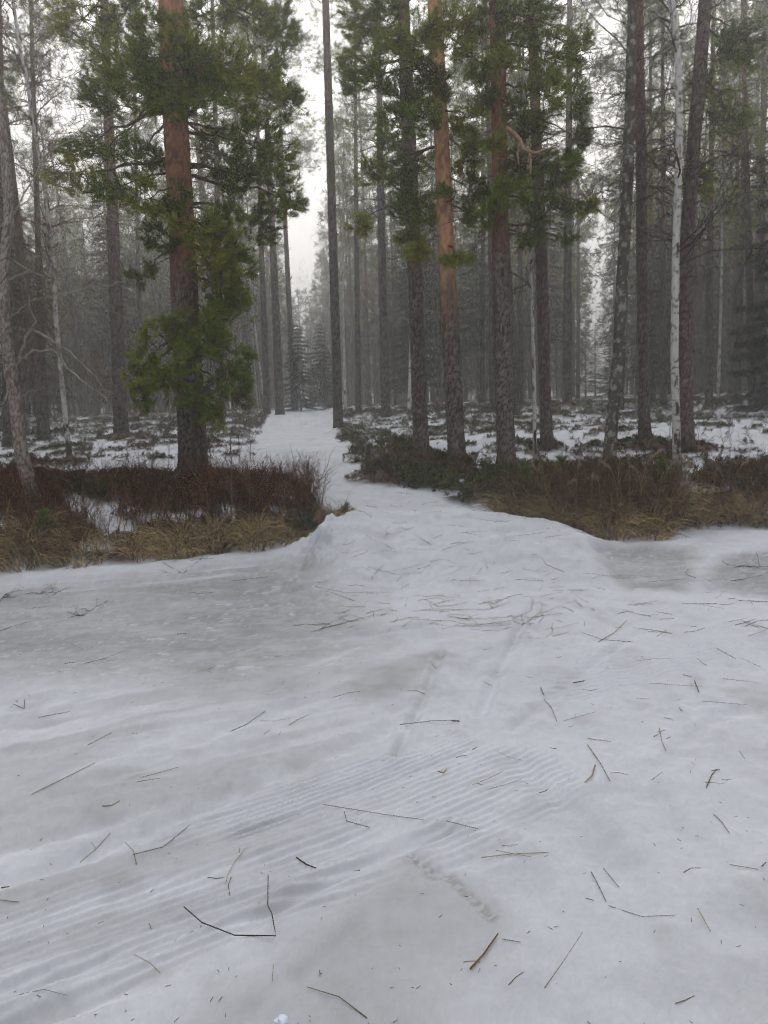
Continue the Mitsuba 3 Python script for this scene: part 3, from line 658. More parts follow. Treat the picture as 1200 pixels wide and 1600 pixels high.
def plant(stem, kind, foot, toward=None, diam=None, hs=1.0, spin=0, label=None, cat='tree', group=None):
    key = new_key(stem); tag(key, label, cat, group)
    up = norm(np.asarray(toward) - foot) if toward is not None else np.array([0, 0, 1.0])
    sxy = (diam / PR_D[kind]) ** .5 if diam else hs; sxy = hs * .5 + sxy * .5 if diam else hs
    w = (diam / PR_D[kind]) if diam else hs
    x = norm(np.cross([0, 1, 0], up)); y = np.cross(up, x)
    M = np.eye(4); M[:3, 0], M[:3, 1], M[:3, 2], M[:3, 3] = x, y, up, foot
    M = M @ np.array(T().rotate([0, 0, 1], spin).matrix, float).reshape(4, 4) @ np.diag([np.clip(w, .75, 1.35) * 1.0, np.clip(w, .75, 1.35), hs, 1])
    labels[key + '__branches'] = {'kind': 'stuff'}; labels.update({key + '__crown': {'kind': 'stuff'}} if 'birch' not in kind else {})
    scene[key] = {'type': 'instance', 'shapegroup': {'type': 'ref', 'id': kind}, 'to_world': T(M)}
    return key
MID = [  # stem, kind, foot px, top px (at y 100 or so), distance, trunk width px, height scale, label
    ('pine_tree', 'pine_kind_one', (190, 684), (170, 200), 21, 21, 1.0, 'grey trunked pine on a brown needle mound behind the slim banded birch'),
    ('pine_tree', 'pine_kind_two', (529, 677), (511, 100), 20, 14, 1.3, 'tall thin bare trunked pine at the right edge of the path'),
    ('pine_tree', 'pine_kind_four', (603, 653), (595, 150), 26, 14, 1.0, 'dark pine trunk between the path edge pine and the dark straight pine'),
    ('pine_tree', 'pine_kind_two', (886, 637), (891, 100), 28, 14, 1.0, 'greyish brown pine trunk on the crest left of the bright gap'),
    ('pine_tree', 'pine_kind_one', (437, 643), (412, 140), 30, 13, 1.0, 'pine with orange mid trunk at the top left of the path'),
    ('pine_tree', 'pine_kind_three', (417, 641), (402, 140), 31, 10, 1.1, 'grey pine trunk touching the orange one left of the path top'),
    ('pine_tree', 'pine_kind_two', (460, 636), (440, 200), 35, 9, 1.0, 'pale hazy pine trunk nearest the top of the path'),
    ('pine_tree', 'pine_kind_two', (1153, 618), (1162, 150), 29, 9, 1.0, 'reddish hazy pine trunk near the right edge of the crest'),
    ('pine_tree', 'pine_kind_four', (770, 628), (762, 200), 27, 10, 1.0, 'grey pine trunk showing just left of the red barked pine'),
    ('pine_tree', 'pine_kind_three', (903, 622), (902, 250), 44, 6, 1.1, 'faint thin pine trunk just right of the crest pine by the bright gap'),
    ('pine_tree', 'pine_kind_four', (222, 632), (213, 250), 36, 8, 1.0, 'hazy pine trunk between the needle mound pine and the big left pine'),
    ('pine_tree', 'pine_kind_one', (577, 632), (566, 250), 46, 7, 1.0, 'faint pine trunk midway behind the path edge pine'),
    ('pine_tree', 'pine_kind_three', (1020, 612), (1018, 200), 32, 8, 1.1, 'hazy pine trunk between the reddish pine and white birch'),
    ('pine_tree', 'pine_kind_one', (12, 690), (0, 200), 19, 12, .95, 'reddish pine cut by the left edge behind the crooked tree'),
    ('pine_tree', 'pine_kind_four', (968, 622), (980, 200), 25, 12, .95, 'dim leafy pine directly behind the leaning lichen spotted tree'),
    ('pine_tree', 'pine_kind_one', (1036, 622), (1034, 200), 27, 10, .95, 'dim leafy pine just left of the white birch'),
    ('pine_tree', 'pine_kind_three', (1108, 622), (1114, 200), 25, 11, 1.0, 'dim leafy pine just right of the tilted greyish pine'),
    ('pine_tree', 'pine_kind_four', (1190, 622), (1194, 200), 28, 11, 1.0, 'dim leafy pine above the dark spruce at the right edge'),
    ('pine_tree', 'pine_kind_five', (560, 640), (556, 200), 30, 9, 1.1, 'dim leafy pine between the path edge pine and the next dark trunk'),
    ('pine_tree', 'pine_kind_one', (345, 650), (335, 200), 26, 11, 1.0, 'dim leafy pine right behind the low boughs of the big left pine'),
    ('pine_tree', 'pine_kind_three', (70, 668), (56, 200), 24, 11, 1.0, 'dim leafy pine left of the banded birch'),
    ('pine_tree', 'pine_kind_five', (1176, 642), (1168, 250), 22, 6, .8, 'thin dark pine stem beside the dark spruce'),
    ('spruce_tree', 'spruce_kind_two', (1222, 652), None, 20, None, 1.05, 'dark green spruce with spreading branches at the right edge'),
    ('spruce_tree', 'spruce_kind_one', (648, 628), None, 33, None, .75, 'hazy spruce behind the dark straight pine'),
    ('spruce_tree', 'spruce_kind_two', (505, 632), None, 38, None, .6, 'small hazy spruce at the right of the path top'),
    ('spruce_tree', 'spruce_kind_three', (748, 622), None, 36, None, .8, 'hazy spruce between the orange pine and red barked pine'),
    ('spruce_tree', 'spruce_kind_one', (1035, 612), None, 30, None, .6, 'dim spruce behind the reddish pine and white birch'),
    ('spruce_tree', 'spruce_kind_two', (470, 636), None, 34, None, .55, 'bushy young spruce left of the path top'),
    ('birch_tree', 'birch_kind_two', (1122, 618), (1118, 300), 27, None, .9, 'thin pale birch in the haze right of the tilted grey pine'),
    ('birch_tree', 'birch_kind_one', (638, 640), (632, 300), 24, None, .9, 'slim bare birch left of the dark straight pine'),
    ('birch_tree', 'birch_kind_one', (540, 636), (534, 300), 27, None, .8, 'thin dark bare sapling tree right of the path edge pine'),
    ('spruce_tree', 'spruce_kind_one', (40, 668), None, 23, None, .6, 'dark spruce behind the crooked tree at the left'),
    ('spruce_tree', 'spruce_kind_one', (915, 613), None, 52, None, .36, 'low dim spruce at the left foot of the bright gap'),
    ('spruce_tree', 'spruce_kind_two', (952, 612), None, 56, None, .62, 'low dim spruce at the right foot of the bright gap'),
    ('spruce_tree', 'spruce_kind_one', (930, 612), None, 62, None, .42, 'low pale spruce at the foot of the bright gap')]
rng = np.random.default_rng(5)
taken = []
for stem, kind, b, tp, dist, w, hs, lab in MID:
    foot = at(b[0], b[1], dist); foot[2] = base_z(foot[0], foot[1]) - .02
    plant(stem, kind, foot, at(*tp, dist) if tp else None, w / F_PX * dist if w else None, hs, rng.uniform(0, 360), lab)
    taken.append(foot[:2])
# the rest of the forest, thinning into the fog: a corridor stays open over the path and one right of the middle
def open_line(x, y):
    c1 = x / y; 
    return (-.118 - 1.3 / y < c1 < -.070 + 1.1 / y and y < 95) or (.262 < c1 < .288 and y < 38) or (path_dist(np.array(x), np.array(y)) > -.5)
MARKS = [(-50, 'the left edge'), (25, 'the crooked tree'), (105, 'the banded birch'), (190, 'the needle mound pine'), (300, 'the big left pine'), (470, 'the path top'), (528, 'the path edge pine'), (655, 'the dark straight pine'),
         (712, 'the orange barked pine'), (790, 'the red barked pine'), (853, 'the grey brown pine'), (960, 'the leaning tree'), (1006, 'the reddish pine'), (1056, 'the white birch'), (1260, 'the right edge')]
ROW = []
n = 0; tries = 0
kinds = ['pine_kind_one', 'pine_kind_two', 'pine_kind_three', 'pine_kind_four', 'pine_kind_five', 'spruce_kind_one', 'spruce_kind_three', 'birch_kind_one', 'birch_kind_two']
prob = np.array([.15, .14, .13, .15, .12, .13, .09, .05, .04])
while n < 115 and tries < 9000:
    tries += 1
    y = 20 + 50 * rng.random() ** .62; x = rng.uniform(-1, 1) * (y * .62 + 2)
    k = kinds[rng.choice(9, p=prob)]
    if open_line(x, y) or (.250 < x / y < .300 and (y < 46 or k[:4] != 'pine' or rng.random() < .5)) or min(np.hypot(*(np.array(taken) - [x, y]).T)) < 1.9 or (y < 24 and abs(x / y) < .42):
        continue
    foot = np.array([x, y, base_z(x, y) - .03]); taken.append(foot[:2])
    lean = foot + np.array([rng.normal() * .02, rng.normal() * .02, 1])
    sort = k.split('_')[0]
    g = int(np.clip(np.searchsorted([m[0] for m in MARKS], 600 + F_PX * x / y) - 1, 0, len(MARKS) - 2))
    ROW.append((sort, 'dim' if y < 38 else 'faint', g, x / y, plant(sort + '_tree', k, foot, lean, None, rng.uniform(.82, 1.1), rng.uniform(0, 360), '-')))
    n += 1
for sort, dep, g in sorted({q[:3] for q in ROW}):
    mem = sorted(q[3:] for q in ROW if q[:3] == (sort, dep, g)); gap = f'between {MARKS[g][1]} and {MARKS[g + 1][1]}'.replace('the ', '')
    for i_, (_, key) in enumerate(mem):
        tag(key, f'{dep} {sort} in the fog {gap}', 'tree', f'{dep} {sort} trees in the fog {gap}')
        if dep == 'dim' and len(mem) > 1:
            labels[key]['label'] = f'dim {sort}, {["first", "second", "third", "fourth", "fifth", "sixth", "seventh", "eighth", "ninth", "tenth"][min(i_, 9)]} from left, in fog {gap}'
# far forest: reads as one grey mass, with unseen trees added for shade
def far_proto(name, seed, H, hb, R, n=150):
    r = np.random.default_rng(seed)
    h = r.uniform(0, 1, n); a = r.uniform(0, 2 * np.pi, n); rr = R * np.interp(h, [0, .3, .7, 1], [.6, 1, .8, .1]) * r.uniform(.2, 1, n) ** .5
    p = np.stack([np.cos(a) * rr, np.sin(a) * rr, hb + h * (H - hb)], 1)
    v, f, c = needles(r, p, norm(p * [1, 1, 0] + [0, 0, .3]), np.array([[.07, .085, .035]]) * r.uniform(.7, 1.3, (n, 1)), 6, .5, .10, .9, .3)
    tv, tf = tube(np.array([[0, 0, -.2], [0, 0, H * .5], [0, 0, H]]), np.array([.15, .11, .02]), 6)
    proto(name, {'trunk': (tv, tf, np.broadcast_to([.085, .072, .064], tv.shape)), 'crown': (v, f, c)}); PR_D[name] = .3
far_proto('far_kind_one', 131, 18, 6, 2.2); far_proto('far_kind_two', 132, 15, 1, 2.2, 220); far_proto('far_kind_three', 133, 20, 8, 2.0)
tag('far_and_unseen_forest', 'far trees fading to grey in the fog, plus unseen trees added to shade the scene', 'forest', kind='stuff')
n = 0
def unseen_tree(x, y, z):
    global n
    n += 1; s = rng.uniform(.8, 1.1)
    scene[f'far_and_unseen_forest__{n:04d}'] = {'type': 'instance', 'shapegroup': {'type': 'ref', 'id': ['far_kind_one', 'far_kind_two', 'far_kind_three'][int(rng.choice(3, p=[.4, .3, .3]))]},
                                     'to_world': T().translate([x, y, z]).rotate([0, 0, 1], rng.uniform(0, 360)).scale([s, s, s])}
for sx in (-1, 1):                                  # out-of-view trees along both shores, shading the forest floor and fog
    for _ in range(260):
        y = rng.uniform(10.5, 58); x = rng.uniform(.62 * y + 2.5, 46)
        if x > .62 * y + 2.5: unseen_tree(sx * x, y, base_z(np.array(sx * x), np.array(y)) - .1)
for _ in range(420):                                # unseen trees added behind the viewer to darken trunks and near fog
    a = rng.uniform(math.radians(78), math.radians(282)); r = rng.uniform(17, 45)
    unseen_tree(r * math.sin(a), r * math.cos(a), .25)
n0 = n
while n < n0 + 1000:
    y = 56 + 115 * rng.random() ** 1.2; x = rng.uniform(-1, 1) * (y * .60)
    if (.250 < x / y < .30) or (-.118 < x / y < -.072 and y < 95):
        continue
    n += 1
    s = rng.uniform(.75, 1.05)
    scene[f'far_and_unseen_forest__{n:04d}'] = {'type': 'instance', 'shapegroup': {'type': 'ref', 'id': ['far_kind_one', 'far_kind_two', 'far_kind_three'][int(rng.choice(3, p=[.3, .5, .2]))]},
                                     'to_world': T().translate([x, y, 1.45]).rotate([0, 0, 1], rng.uniform(0, 360)).scale([s, s, s])}

# ------------------------------------------------------------------ undergrowth
rng = np.random.default_rng(77)
def scatter(n, ymin, ymax, wide, dens=None):
    y = rng.uniform(ymin ** .5, ymax ** .5, n) ** 2; x = rng.uniform(-1, 1, n) * (y * wide + .6)
    return x, y
x, y = scatter(90000, 8.2, 34, .52)
k = rng.random(len(x)) < veg_mask(x, y) * np.interp(y, [8, 12, 34], [.0, .75, .8]) * ((y - shore(x)) > .3)
x, y = x[k], y[k]
pos = np.stack([x, y, surf(x, y) + .035], 1)
mix_ = nz(x, y, .9, 91, 3)[:, None]
cc = np.array([.050, .062, .024]) * sstep(.4, .55, mix_) + np.array([.085, .050, .032]) * (1 - sstep(.4, .55, mix_))
dirs = norm(np.array([0, 0, 1.0]) + rng.normal(size=pos.shape) * .45)
v, f, c = needles(rng, pos, dirs, cc * rng.uniform(.6, 1.4, (len(pos), 1)), 7, .058, .014, .8, .05)
scene['dwarf_shrubs'] = mikit.ply((v, f), 'leaf_mat', color=c); tag('dwarf_shrubs', 'low dark heath plants and brown sprigs poking through the patchy snow', 'plants', kind='stuff')

def stems(x, y, h, r, col, twigs=4, lean=.16, sub=.3, seed=1):
    """upright woody stems with side twigs"""
    rg = np.random.default_rng(seed); n = len(x)
    p = np.stack([x, y, surf(x, y) - .03], 1); d = norm(np.array([0, 0, 1.0]) + rg.normal(size=(n, 3)) * lean)
    h = h * rg.uniform(.6, 1.15, n)[:, None]; S = []; nodes = []
    for k in range(3):
        d = norm(d + rg.normal(size=(n, 3)) * .13); q = p + d * h / 3
        S.append(np.hstack([p, q, np.full((n, 1), r * (1 - .25 * k)), np.full((n, 1), r * (.75 - .25 * k) + .0008)])); nodes.append((p, q, d)); p = q
    for k in range(twigs):
        a, b, dd = nodes[rg.integers(1, 3)]; u = rg.random((n, 1)); s = a * u + b * (1 - u)
        td = norm(dd + rg.normal(size=(n, 3)) * .55); e = s + td * h * sub * rg.uniform(.5, 1.1, (n, 1))
        S.append(np.hstack([s, e, np.full((n, 1), r * .55), np.full((n, 1), .0010)]))
    v, f = cones(np.vstack(S)); tone = rg.choice([.55, .8, 1.1, 1.7], (n, 1), p=[.25, .35, .25, .15]); own = col * tone * np.array([1, 1, 1]) + (tone > 1.5) * np.array([.03, .045, .03])
    c = np.repeat(np.concatenate([own] * (3 + twigs)), 6, 0)
    return v, f, c
def inside(poly, n, seed):
    rg = np.random.default_rng(seed); a, b, c, d = poly.bounds; out = np.zeros((0, 2))
    while len(out) < n:
        q = np.stack([rg.uniform(a, c, n), rg.uniform(b, d, n)], 1); out = np.vstack([out, q[shapely.contains(poly, shapely.points(q))]])
    return out[:n]
def clear(q, lim=.5):
    s = np.zeros(len(q))
    for p in SNOWY:
        s = np.maximum(s, sstep(-.03, .05, sdist(p, q[:, 0], q[:, 1])))
    s = np.maximum(s, sstep(.41, .35, nz(q[:, 0], q[:, 1], 1.8, 151, 3)) * .9)
    pdk = path_dist(q[:, 0], q[:, 1]) > .02
    return q[(np.random.default_rng(3).random(len(q)) > s * .93) & ~pdk & (q[:, 1] + .5 * (nz(q[:, 0], q[:, 1], 3.5, 15, 2) - .5) > shore(q[:, 0]) + .03)]
red = clear(inside(poly_hit([(-250, 768), (0, 768), (150, 765), (300, 766), (430, 765), (492, 778), (508, 806), (440, 836), (300, 842), (150, 852), (0, 858), (-250, 866)]), 3000, 4))
hh = .10 + .52 * nz(red[:, 0], red[:, 1], 2.2, 95, 3) + .12 * sstep(-3, -1.5, red[:, 0])
mixr = nz(red[:, 0], red[:, 1], 1.5, 96, 2)[:, None]
m1 = stems(red[:, 0], red[:, 1], hh[:, None], .0048, np.array([.140, .046, .024]) * mixr * 1.4 + np.array([.050, .034, .020]) * (1 - mixr), 6, .22, .45, 5)
scene['red_shrub_thicket'] = mikit.ply(m1[:2], 'bark_mat', color=m1[2]); tag('red_shrub_thicket', 'dense reddish brown leafless shrubs on the left bank', 'shrubs', kind='stuff')
rr_ = clear(inside(poly_hit([(780, 785), (850, 770), (960, 768), (1060, 772), (1200, 765), (1400, 762), (1400, 785), (1200, 788), (1080, 804), (1050, 832), (900, 838), (810, 820)]), 1500, 6))
m2 = stems(rr_[:, 0], rr_[:, 1], .10 + .55 * nz(rr_[:, 0], rr_[:, 1], 2.0, 97, 3)[:, None], .0042, np.array([.115, .068, .040]), 5, .25, .45, 7)
scene['brown_shrub_thicket'] = mikit.ply(m2[:2], 'bark_mat', color=m2[2]); tag('brown_shrub_thicket', 'dark brown leafless shrubs behind the dry grass on the right bank', 'shrubs', kind='stuff')
# evergreen dwarf shrubs: sprays of small leaves standing in the thickets
ev = np.vstack([clear(inside(p, n, s)) for p, n, s in ((poly_hit([(590, 735), (700, 728), (790, 746), (800, 800), (760, 800), (700, 784), (640, 762)]), 420, 8), (poly_hit([(545, 690), (640, 690), (660, 735), (560, 750)]), 130, 18),
      (poly_hit([(760, 765), (850, 750), (1060, 756), (1060, 785), (900, 795), (790, 800)]), 800, 9), (poly_hit([(1090, 752), (1400, 748), (1400, 785), (1180, 782), (1100, 780)]), 420, 10),
      (poly_hit([(-250, 745), (0, 745), (45, 752), (55, 780), (0, 790), (-250, 800)]), 420, 11), (poly_hit([(60, 762), (290, 762), (300, 785), (190, 785), (120, 775), (60, 775)]), 380, 12))])
p = np.stack([ev[:, 0], ev[:, 1], surf(ev[:, 0], ev[:, 1])], 1)
P = np.repeat(p, 5, 0) + rng.normal(size=(len(p) * 5, 3)) * [.05, .05, .0] + np.array([0, 0, 1]) * rng.uniform(.02, .20, (len(p) * 5, 1))
hmix = sstep(.4, .6, nz(P[:, 0], P[:, 1], 1.6, 99, 2))[:, None]
cc = (np.array([.066, .080, .028]) * hmix + np.array([.105, .080, .042]) * (1 - hmix)) * rng.uniform(.5, 1.6, (len(P), 1)) + np.array([.02, .0, 0]) * rng.random((len(P), 1))
v, f, c = needles(rng, P, norm(np.array([0, 0, 1.]) + rng.normal(size=P.shape) * .5), cc, 9, .075, .018, .8, .09)
scene['evergreen_heath'] = mikit.ply((v, f), 'leaf_mat', color=c); tag('evergreen_heath', 'dark green knee high heath beside the path and along both banks', 'shrubs', kind='stuff')

def blades(cx, cy, n, R, h, col, seed, bend=.5, w=.004, curl=.5):
    rg = np.random.default_rng(seed); a = rg.uniform(0, 2 * np.pi, n); r = R * np.sqrt(rg.random(n)) * .7
    x, y = cx + np.cos(a) * r, cy + np.sin(a) * r
    p = np.stack([x, y, surf(x, y) - .02], 1); o = np.stack([np.cos(a), np.sin(a), 0 * a], 1); a2 = rg.normal(size=(n, 3)) * [.4, .4, 0]
    L = h * rg.uniform(.5, 1.2, (n, 1)); d = norm(np.array([0, 0, 1.0]) + (o * (r / R)[:, None] + a2) * bend); S = []
    rad = w * rg.uniform(.6, 1.2, (n, 1)) / 2
    for k in range(4):
        q = p + d * L / 4; S.append(np.hstack([p, q, rad * (1 - .2 * k), rad * (.8 - .2 * k) + .0003])); p = q
        d = norm(d + (o + a2) * .28 * curl * (k + 1) - np.array([0, 0, .30 * curl * (k + 1)]))
    v, f = cones(np.vstack(S)); c = np.tile(np.repeat(col * rg.choice([.3, .65, 1.0, 1.45], (n, 1), p=[.25, .3, .3, .15]) * rg.uniform(.8, 1.2, (n, 1)), 6, 0), (4, 1))
    return v, f, c
STRAW = np.array([.47, .355, .19])
TUSS = [(275, 880, .34, .34, 650, 1.0, 'yellow grass tussock capped with snow on the left shore'), (212, 878, .16, .3, 260, 1.0, 'small yellow tussock just right of the snow capped one'),
        (120, 886, .34, .2, 420, .9, 'low flattened brown tussock left of the snow capped one'), (30, 888, .36, .38, 520, .75, 'brown grass tussock at the left edge of the shore'), (60, 862, .3, .42, 420, .7, 'tall brown grass clump behind the left edge tussock'),
        (395, 862, .26, .36, 420, .95, 'pale grass clump at the shore below the bare saplings'), (335, 866, .22, .42, 260, .7, 'thin brown grass clump right of the yellow tussocks'), (448, 854, .3, .26, 480, .9, 'yellowish grass clump left of the green shrub on the left point'),
        (520, 838, .17, .22, 260, .8, 'last grass clump on the left point beside the path'), (815, 822, .3, .5, 420, .75, 'brown grass clump at the path side of the right bank'), (880, 838, .3, .42, 520, .6, 'dark brown grass clump at the right shore nearest the path'),
        (955, 842, .32, .42, 620, .8, 'bushy brown grass clump in the middle of the right shore'), (1020, 843, .26, .3, 460, .95, 'low yellow tussock at the ice edge of the right shore'), (1048, 815, .24, .55, 330, .9, 'tall pale grass clump below the white birch'),
        (1130, 812, .3, .3, 420, .95, 'straw coloured grass bed right of the white birch'), (1195, 815, .36, .28, 520, .9, 'straw coloured grass bed at the right edge of the shore'), (1095, 822, .2, .4, 240, .75, 'thin grass clump at the small snow bank below the birch')]
for i_, (px, py, R, h, n, k, lab) in enumerate(TUSS):
    p = hit(px, py - 6); key = new_key('grass_tussock'); tag(key, lab, 'grass')
    m = blades(p[0], p[1] + R * .4, int(n * .75), R * 1.25, h, STRAW * k * np.array([1, .92 + .08 * k, .85 + .1 * k]), 200 + i_, .75, .012, .75)
    scene[key] = mikit.ply(m[:2], 'bark_mat', color=m[2])
# loose dry grass over both banks
g = np.vstack([clear(inside(p, n, s)) for p, n, s in ((poly_hit([(-250, 850), (0, 848), (150, 846), (300, 838), (430, 832), (545, 815), (558, 834), (400, 864), (200, 880), (0, 890), (-250, 900)]), 700, 14),
     (poly_hit([(775, 790), (850, 775), (1050, 775), (1120, 800), (1400, 800), (1400, 832), (1100, 825), (1060, 843), (870, 846), (800, 825)]), 1700, 15))])
m = blades(0, 0, 1, 1, .1, STRAW, 1)
rg = np.random.default_rng(16); n = len(g); p = np.stack([g[:, 0], g[:, 1], surf(g[:, 0], g[:, 1]) - .02], 1); d = norm(np.array([0, 0, 1.]) + rg.normal(size=(n, 3)) * .4); S = []; L = rg.uniform(.2, .50, (n, 1)) * np.where(g[:, :1] > 0, 1.25, 1)
for k in range(3):
    q = p + d * L / 3; S.append(np.hstack([p, q, np.full((n, 1), .0044 - .001 * k), np.full((n, 1), .0034 - .001 * k)])); p = q; d = norm(d + rg.normal(size=(n, 3)) * .35 - [0, 0, .12 * k])
v, f = cones(np.vstack(S)); cg = np.where(rg.random((n, 1)) < .35, [[.30, .215, .115]], [[.10, .055, .033]]) * rg.uniform(.6, 1.4, (n, 1))
scene['dry_grass'] = mikit.ply((v, f), 'bark_mat', color=np.tile(np.repeat(cg, 6, 0), (3, 1))); tag('dry_grass', 'dry brown grass tangled along both shores', 'grass', kind='stuff')

# reeds with plumes
REED = [(848, 830, 95), (862, 832, 120), (905, 838, 105), (930, 838, 88), (975, 842, 115), (990, 840, 125), (1003, 842, 132), (1012, 842, 108), (945, 842, 90), (1085, 820, 88), (1105, 815, 100), (1122, 812, 105), (1128, 815, 118), (1140, 815, 80), (1060, 835, 70), (1075, 830, 98), (880, 835, 70), (1150, 818, 92)]
for i_, (px, py, hp) in enumerate(REED):
    rg = np.random.default_rng(300 + i_); foot = hit(px, py - 4); foot[1] += .15; foot[2] = surf(foot[:1], foot[1:2])[0] - .02
    h = hp * foot[1] / F_PX; a = rg.uniform(0, 2 * np.pi); o = np.array([math.cos(a), math.sin(a) * .5, 0])
    u = np.linspace(0, 1, 10)[:, None]; p = foot + np.array([0, 0, 1]) * h * (u - .12 * u ** 6) + o * h * (.10 * u + .16 * u ** 5)
    key = new_key('reed_stalk'); tag(key, 'dry beige reed stalk with a drooping plume among the right bank grass', 'reed', 'dry reeds on the right bank')
    v, f = tube(p, np.linspace(.0035, .0015, 10), 5); put(key + '__stem', (v, f), 'bark_mat', np.broadcast_to([.36, .28, .17], v.shape) * rg.uniform(.7, 1.1))
    tp_ = p[-1] + (p[-1] - p[-2]) * rg.uniform(-1.2, .6, (30, 1)); v, f, c = needles(rg, tp_, np.broadcast_to(norm(p[-1] - p[-2]), tp_.shape), np.broadcast_to([.33, .26, .18], tp_.shape), 3, .05, .006, .5, .02)
    put(key + '__plume', (v, f), 'leaf_mat', c)
# bare saplings
SAP = [(362, 850, 560, 'dark forked sapling, leftmost of the three before the red thicket', .006), (375, 800, 600, 'thin straight sapling, middle of the three before the red thicket', .004), (391, 830, 640, 'pale barked sapling, rightmost of the three before the red thicket', .006),
       (265, 760, 640, None, .003), (200, 765, 660, None, .003), (240, 762, 680, None, .0025), (160, 768, 670, None, .003), (90, 770, 690, None, .003), (140, 760, 700, None, .0025), (218, 768, 650, None, .003),
       (1105, 800, 690, None, .004), (1125, 805, 670, None, .0035), (1140, 800, 640, None, .004), (1170, 815, 690, None, .003), (1062, 760, 600, None, .003), (1086, 800, 660, None, .003), (1047, 745, 560, 'reddish straight sapling hugging the left side of the white birch', .005), (330, 752, 560, None, .003)]
for i_, (px, py, ytop, lab, r) in enumerate(SAP):
    foot = hit(px, py); foot[2] = surf(foot[:1], foot[1:2])[0] - .03; top = at(px + (-2 if px < 600 else 2), ytop, foot[1]); h = top[2] - foot[2]
    t = Tree(400 + i_); t.rmin = .002; n = 8; u = np.linspace(0, 1, n)[:, None]; p = foot + (top - foot) * u + t.rng.normal(size=(n, 3)) * .012 * h * np.sqrt(u)
    for k in range(n - 1):
        t.segs.append(np.array([[*p[k], *p[k + 1], r * (1 - .1 * k) + .001, r * (.9 - .1 * k) + .001]]))
        for _ in range(2):
            if k > 0:
                t.bare(p[k + 1], np.array([0, 0, .9]) + t.rng.normal(size=3) * .6, h * .22 * t.rng.uniform(.4, 1.1), r * .4, 1, 0, 3, .15)
    key = new_key('bare_sapling'); v, f = cones(np.vstack(t.segs), 4)
    scene[key] = mikit.ply((v, f), 'bark_mat', color=np.broadcast_to([.10, .065, .05] if i_ % 2 else [.14, .105, .085], v.shape))
    side = 'left' if px < 600 else 'right'
    tag(key, lab or f'thin dark leafless sapling rising from the {side} bank thicket', 'sapling', None if lab else f'thin leafless saplings on the {side} bank')
# young pines and a green shrub on the banks
for px, py, hp, lab in ((822, 790, 62, 'small bright green pine seedling in grass nearest the path on the right bank'), (1034, 790, 70, 'small upright green pine seedling left of the white birch foot'), (72, 850, 55, 'tiny green seedling in the brown grass at the left edge'), (878, 770, 60, 'dull green young pine in the right bank heath')):
    foot = hit(px, py); foot[2] = surf(foot[:1], foot[1:2])[0]; h = hp * foot[1] / F_PX; t = Tree(int(px)); key = new_key('pine_seedling'); tag(key, lab, 'seedling')
    t.segs.append(np.array([[*foot, *(foot + [0, 0, h]), .006, .003]])); t.tp.append(np.array([foot + [0, 0, h * q] for q in np.linspace(.5, 1, 6)])); t.td.append(np.tile([0, 0, 1.], (6, 1))); t.tc.append(np.tile([.15, .19, .045], (6, 1)))
    for lv in (.35, .55, .75):
        for a in np.arange(6) * 1.05 + lv * 5:
            e = foot + np.array([math.cos(a) * .32 * h * (1.2 - lv), math.sin(a) * .32 * h * (1.2 - lv), h * lv + .14 * h]); s_ = foot + np.array([0, 0, h * lv])
            t.segs.append(np.array([[*s_, *e, .004, .002]])); q = np.linspace(.3, 1, 5)[:, None]; t.tp.append(s_ + (e - s_) * q); t.td.append(np.tile(norm(e - s_), (5, 1))); t.tc.append(np.tile([.14, .175, .042], (5, 1)))
    finish(key, t, fol=(22, .055, .004, .7, .05))
for px, py, rx, rz, lab in ((472, 848, .20, .17, 'dark green leafy shrub on the point of the left bank'), (543, 836, .10, .08, 'small green sprig at the path edge on the left point'), (1078, 822, .14, .16, 'small dark green shrub below the white birch at the shore')):
    foot = hit(px, py); foot[2] = surf(foot[:1], foot[1:2])[0]; t = Tree(int(px) + 3); key = new_key('green_shrub'); tag(key, lab, 'shrub')
    t.pad(foot, foot + np.array([0, .1, rz]), (rx, rx, rz), 1500, up=.5, col=[.045, .068, .022], r0=.006, rough=.2); finish(key, t, fol=(14, .05, .011, .7, .07))

# ------------------------------------------------------------------ straw and twigs lying on the snow
def stiff(x, y, P, t_):
    g = surf(x, y); z = np.interp(t_, range(len(P)), surf(P[:, 0], P[:, 1]))
    return z + np.clip(np.quantile(g - z, .9), -.003, .022)
def lying(pts, r, col, label, group=None, stem='straw_piece', cat='straw', lift=0.0, rise=None):
    P = np.array([flat(*q)[:2] for q in pts]); n = len(P); seg = max(2, int(10 / n) + 1)
    t_ = np.linspace(0, n - 1, (n - 1) * seg + 1); x, y = np.interp(t_, range(n), P[:, 0]), np.interp(t_, range(n), P[:, 1])
    r = r * .60
    z = stiff(x, y, P, t_) + r + lift
    if rise is not None:
        z = z + np.interp(t_, range(n), rise)
    v, f = tube(np.stack([x, y, z], 1), np.linspace(r, r * .75, len(x)), 6)
    key = new_key(stem); tag(key, label, cat, group)
    scene[key] = mikit.ply((v, f), 'bark_mat', color=np.asarray(col) * (.8 + .4 * meshkit.noise(v * 60, 7)[:, None]))
DK, OL, BR_, TAN = (.045, .04, .028), (.13, .125, .065), (.17, .10, .045), (.30, .27, .17)
lying([(288, 1427), (316, 1450), (367, 1470), (432, 1474), (426, 1448), (419, 1425), (421, 1399)], .0032, DK, 'long dark stalk bent into a V lying on grooved snow', cat='stalk', stem='bent_stalk', rise=[.014, .008, .007, .006, .02, .035, .05])
lying([(463, 1333), (478, 1347), (494, 1362)], .0042, (.04, .03, .02), 'short thick dark stick on the grooved snow', cat='stick', stem='dark_stick', rise=[.006, .004, .002])
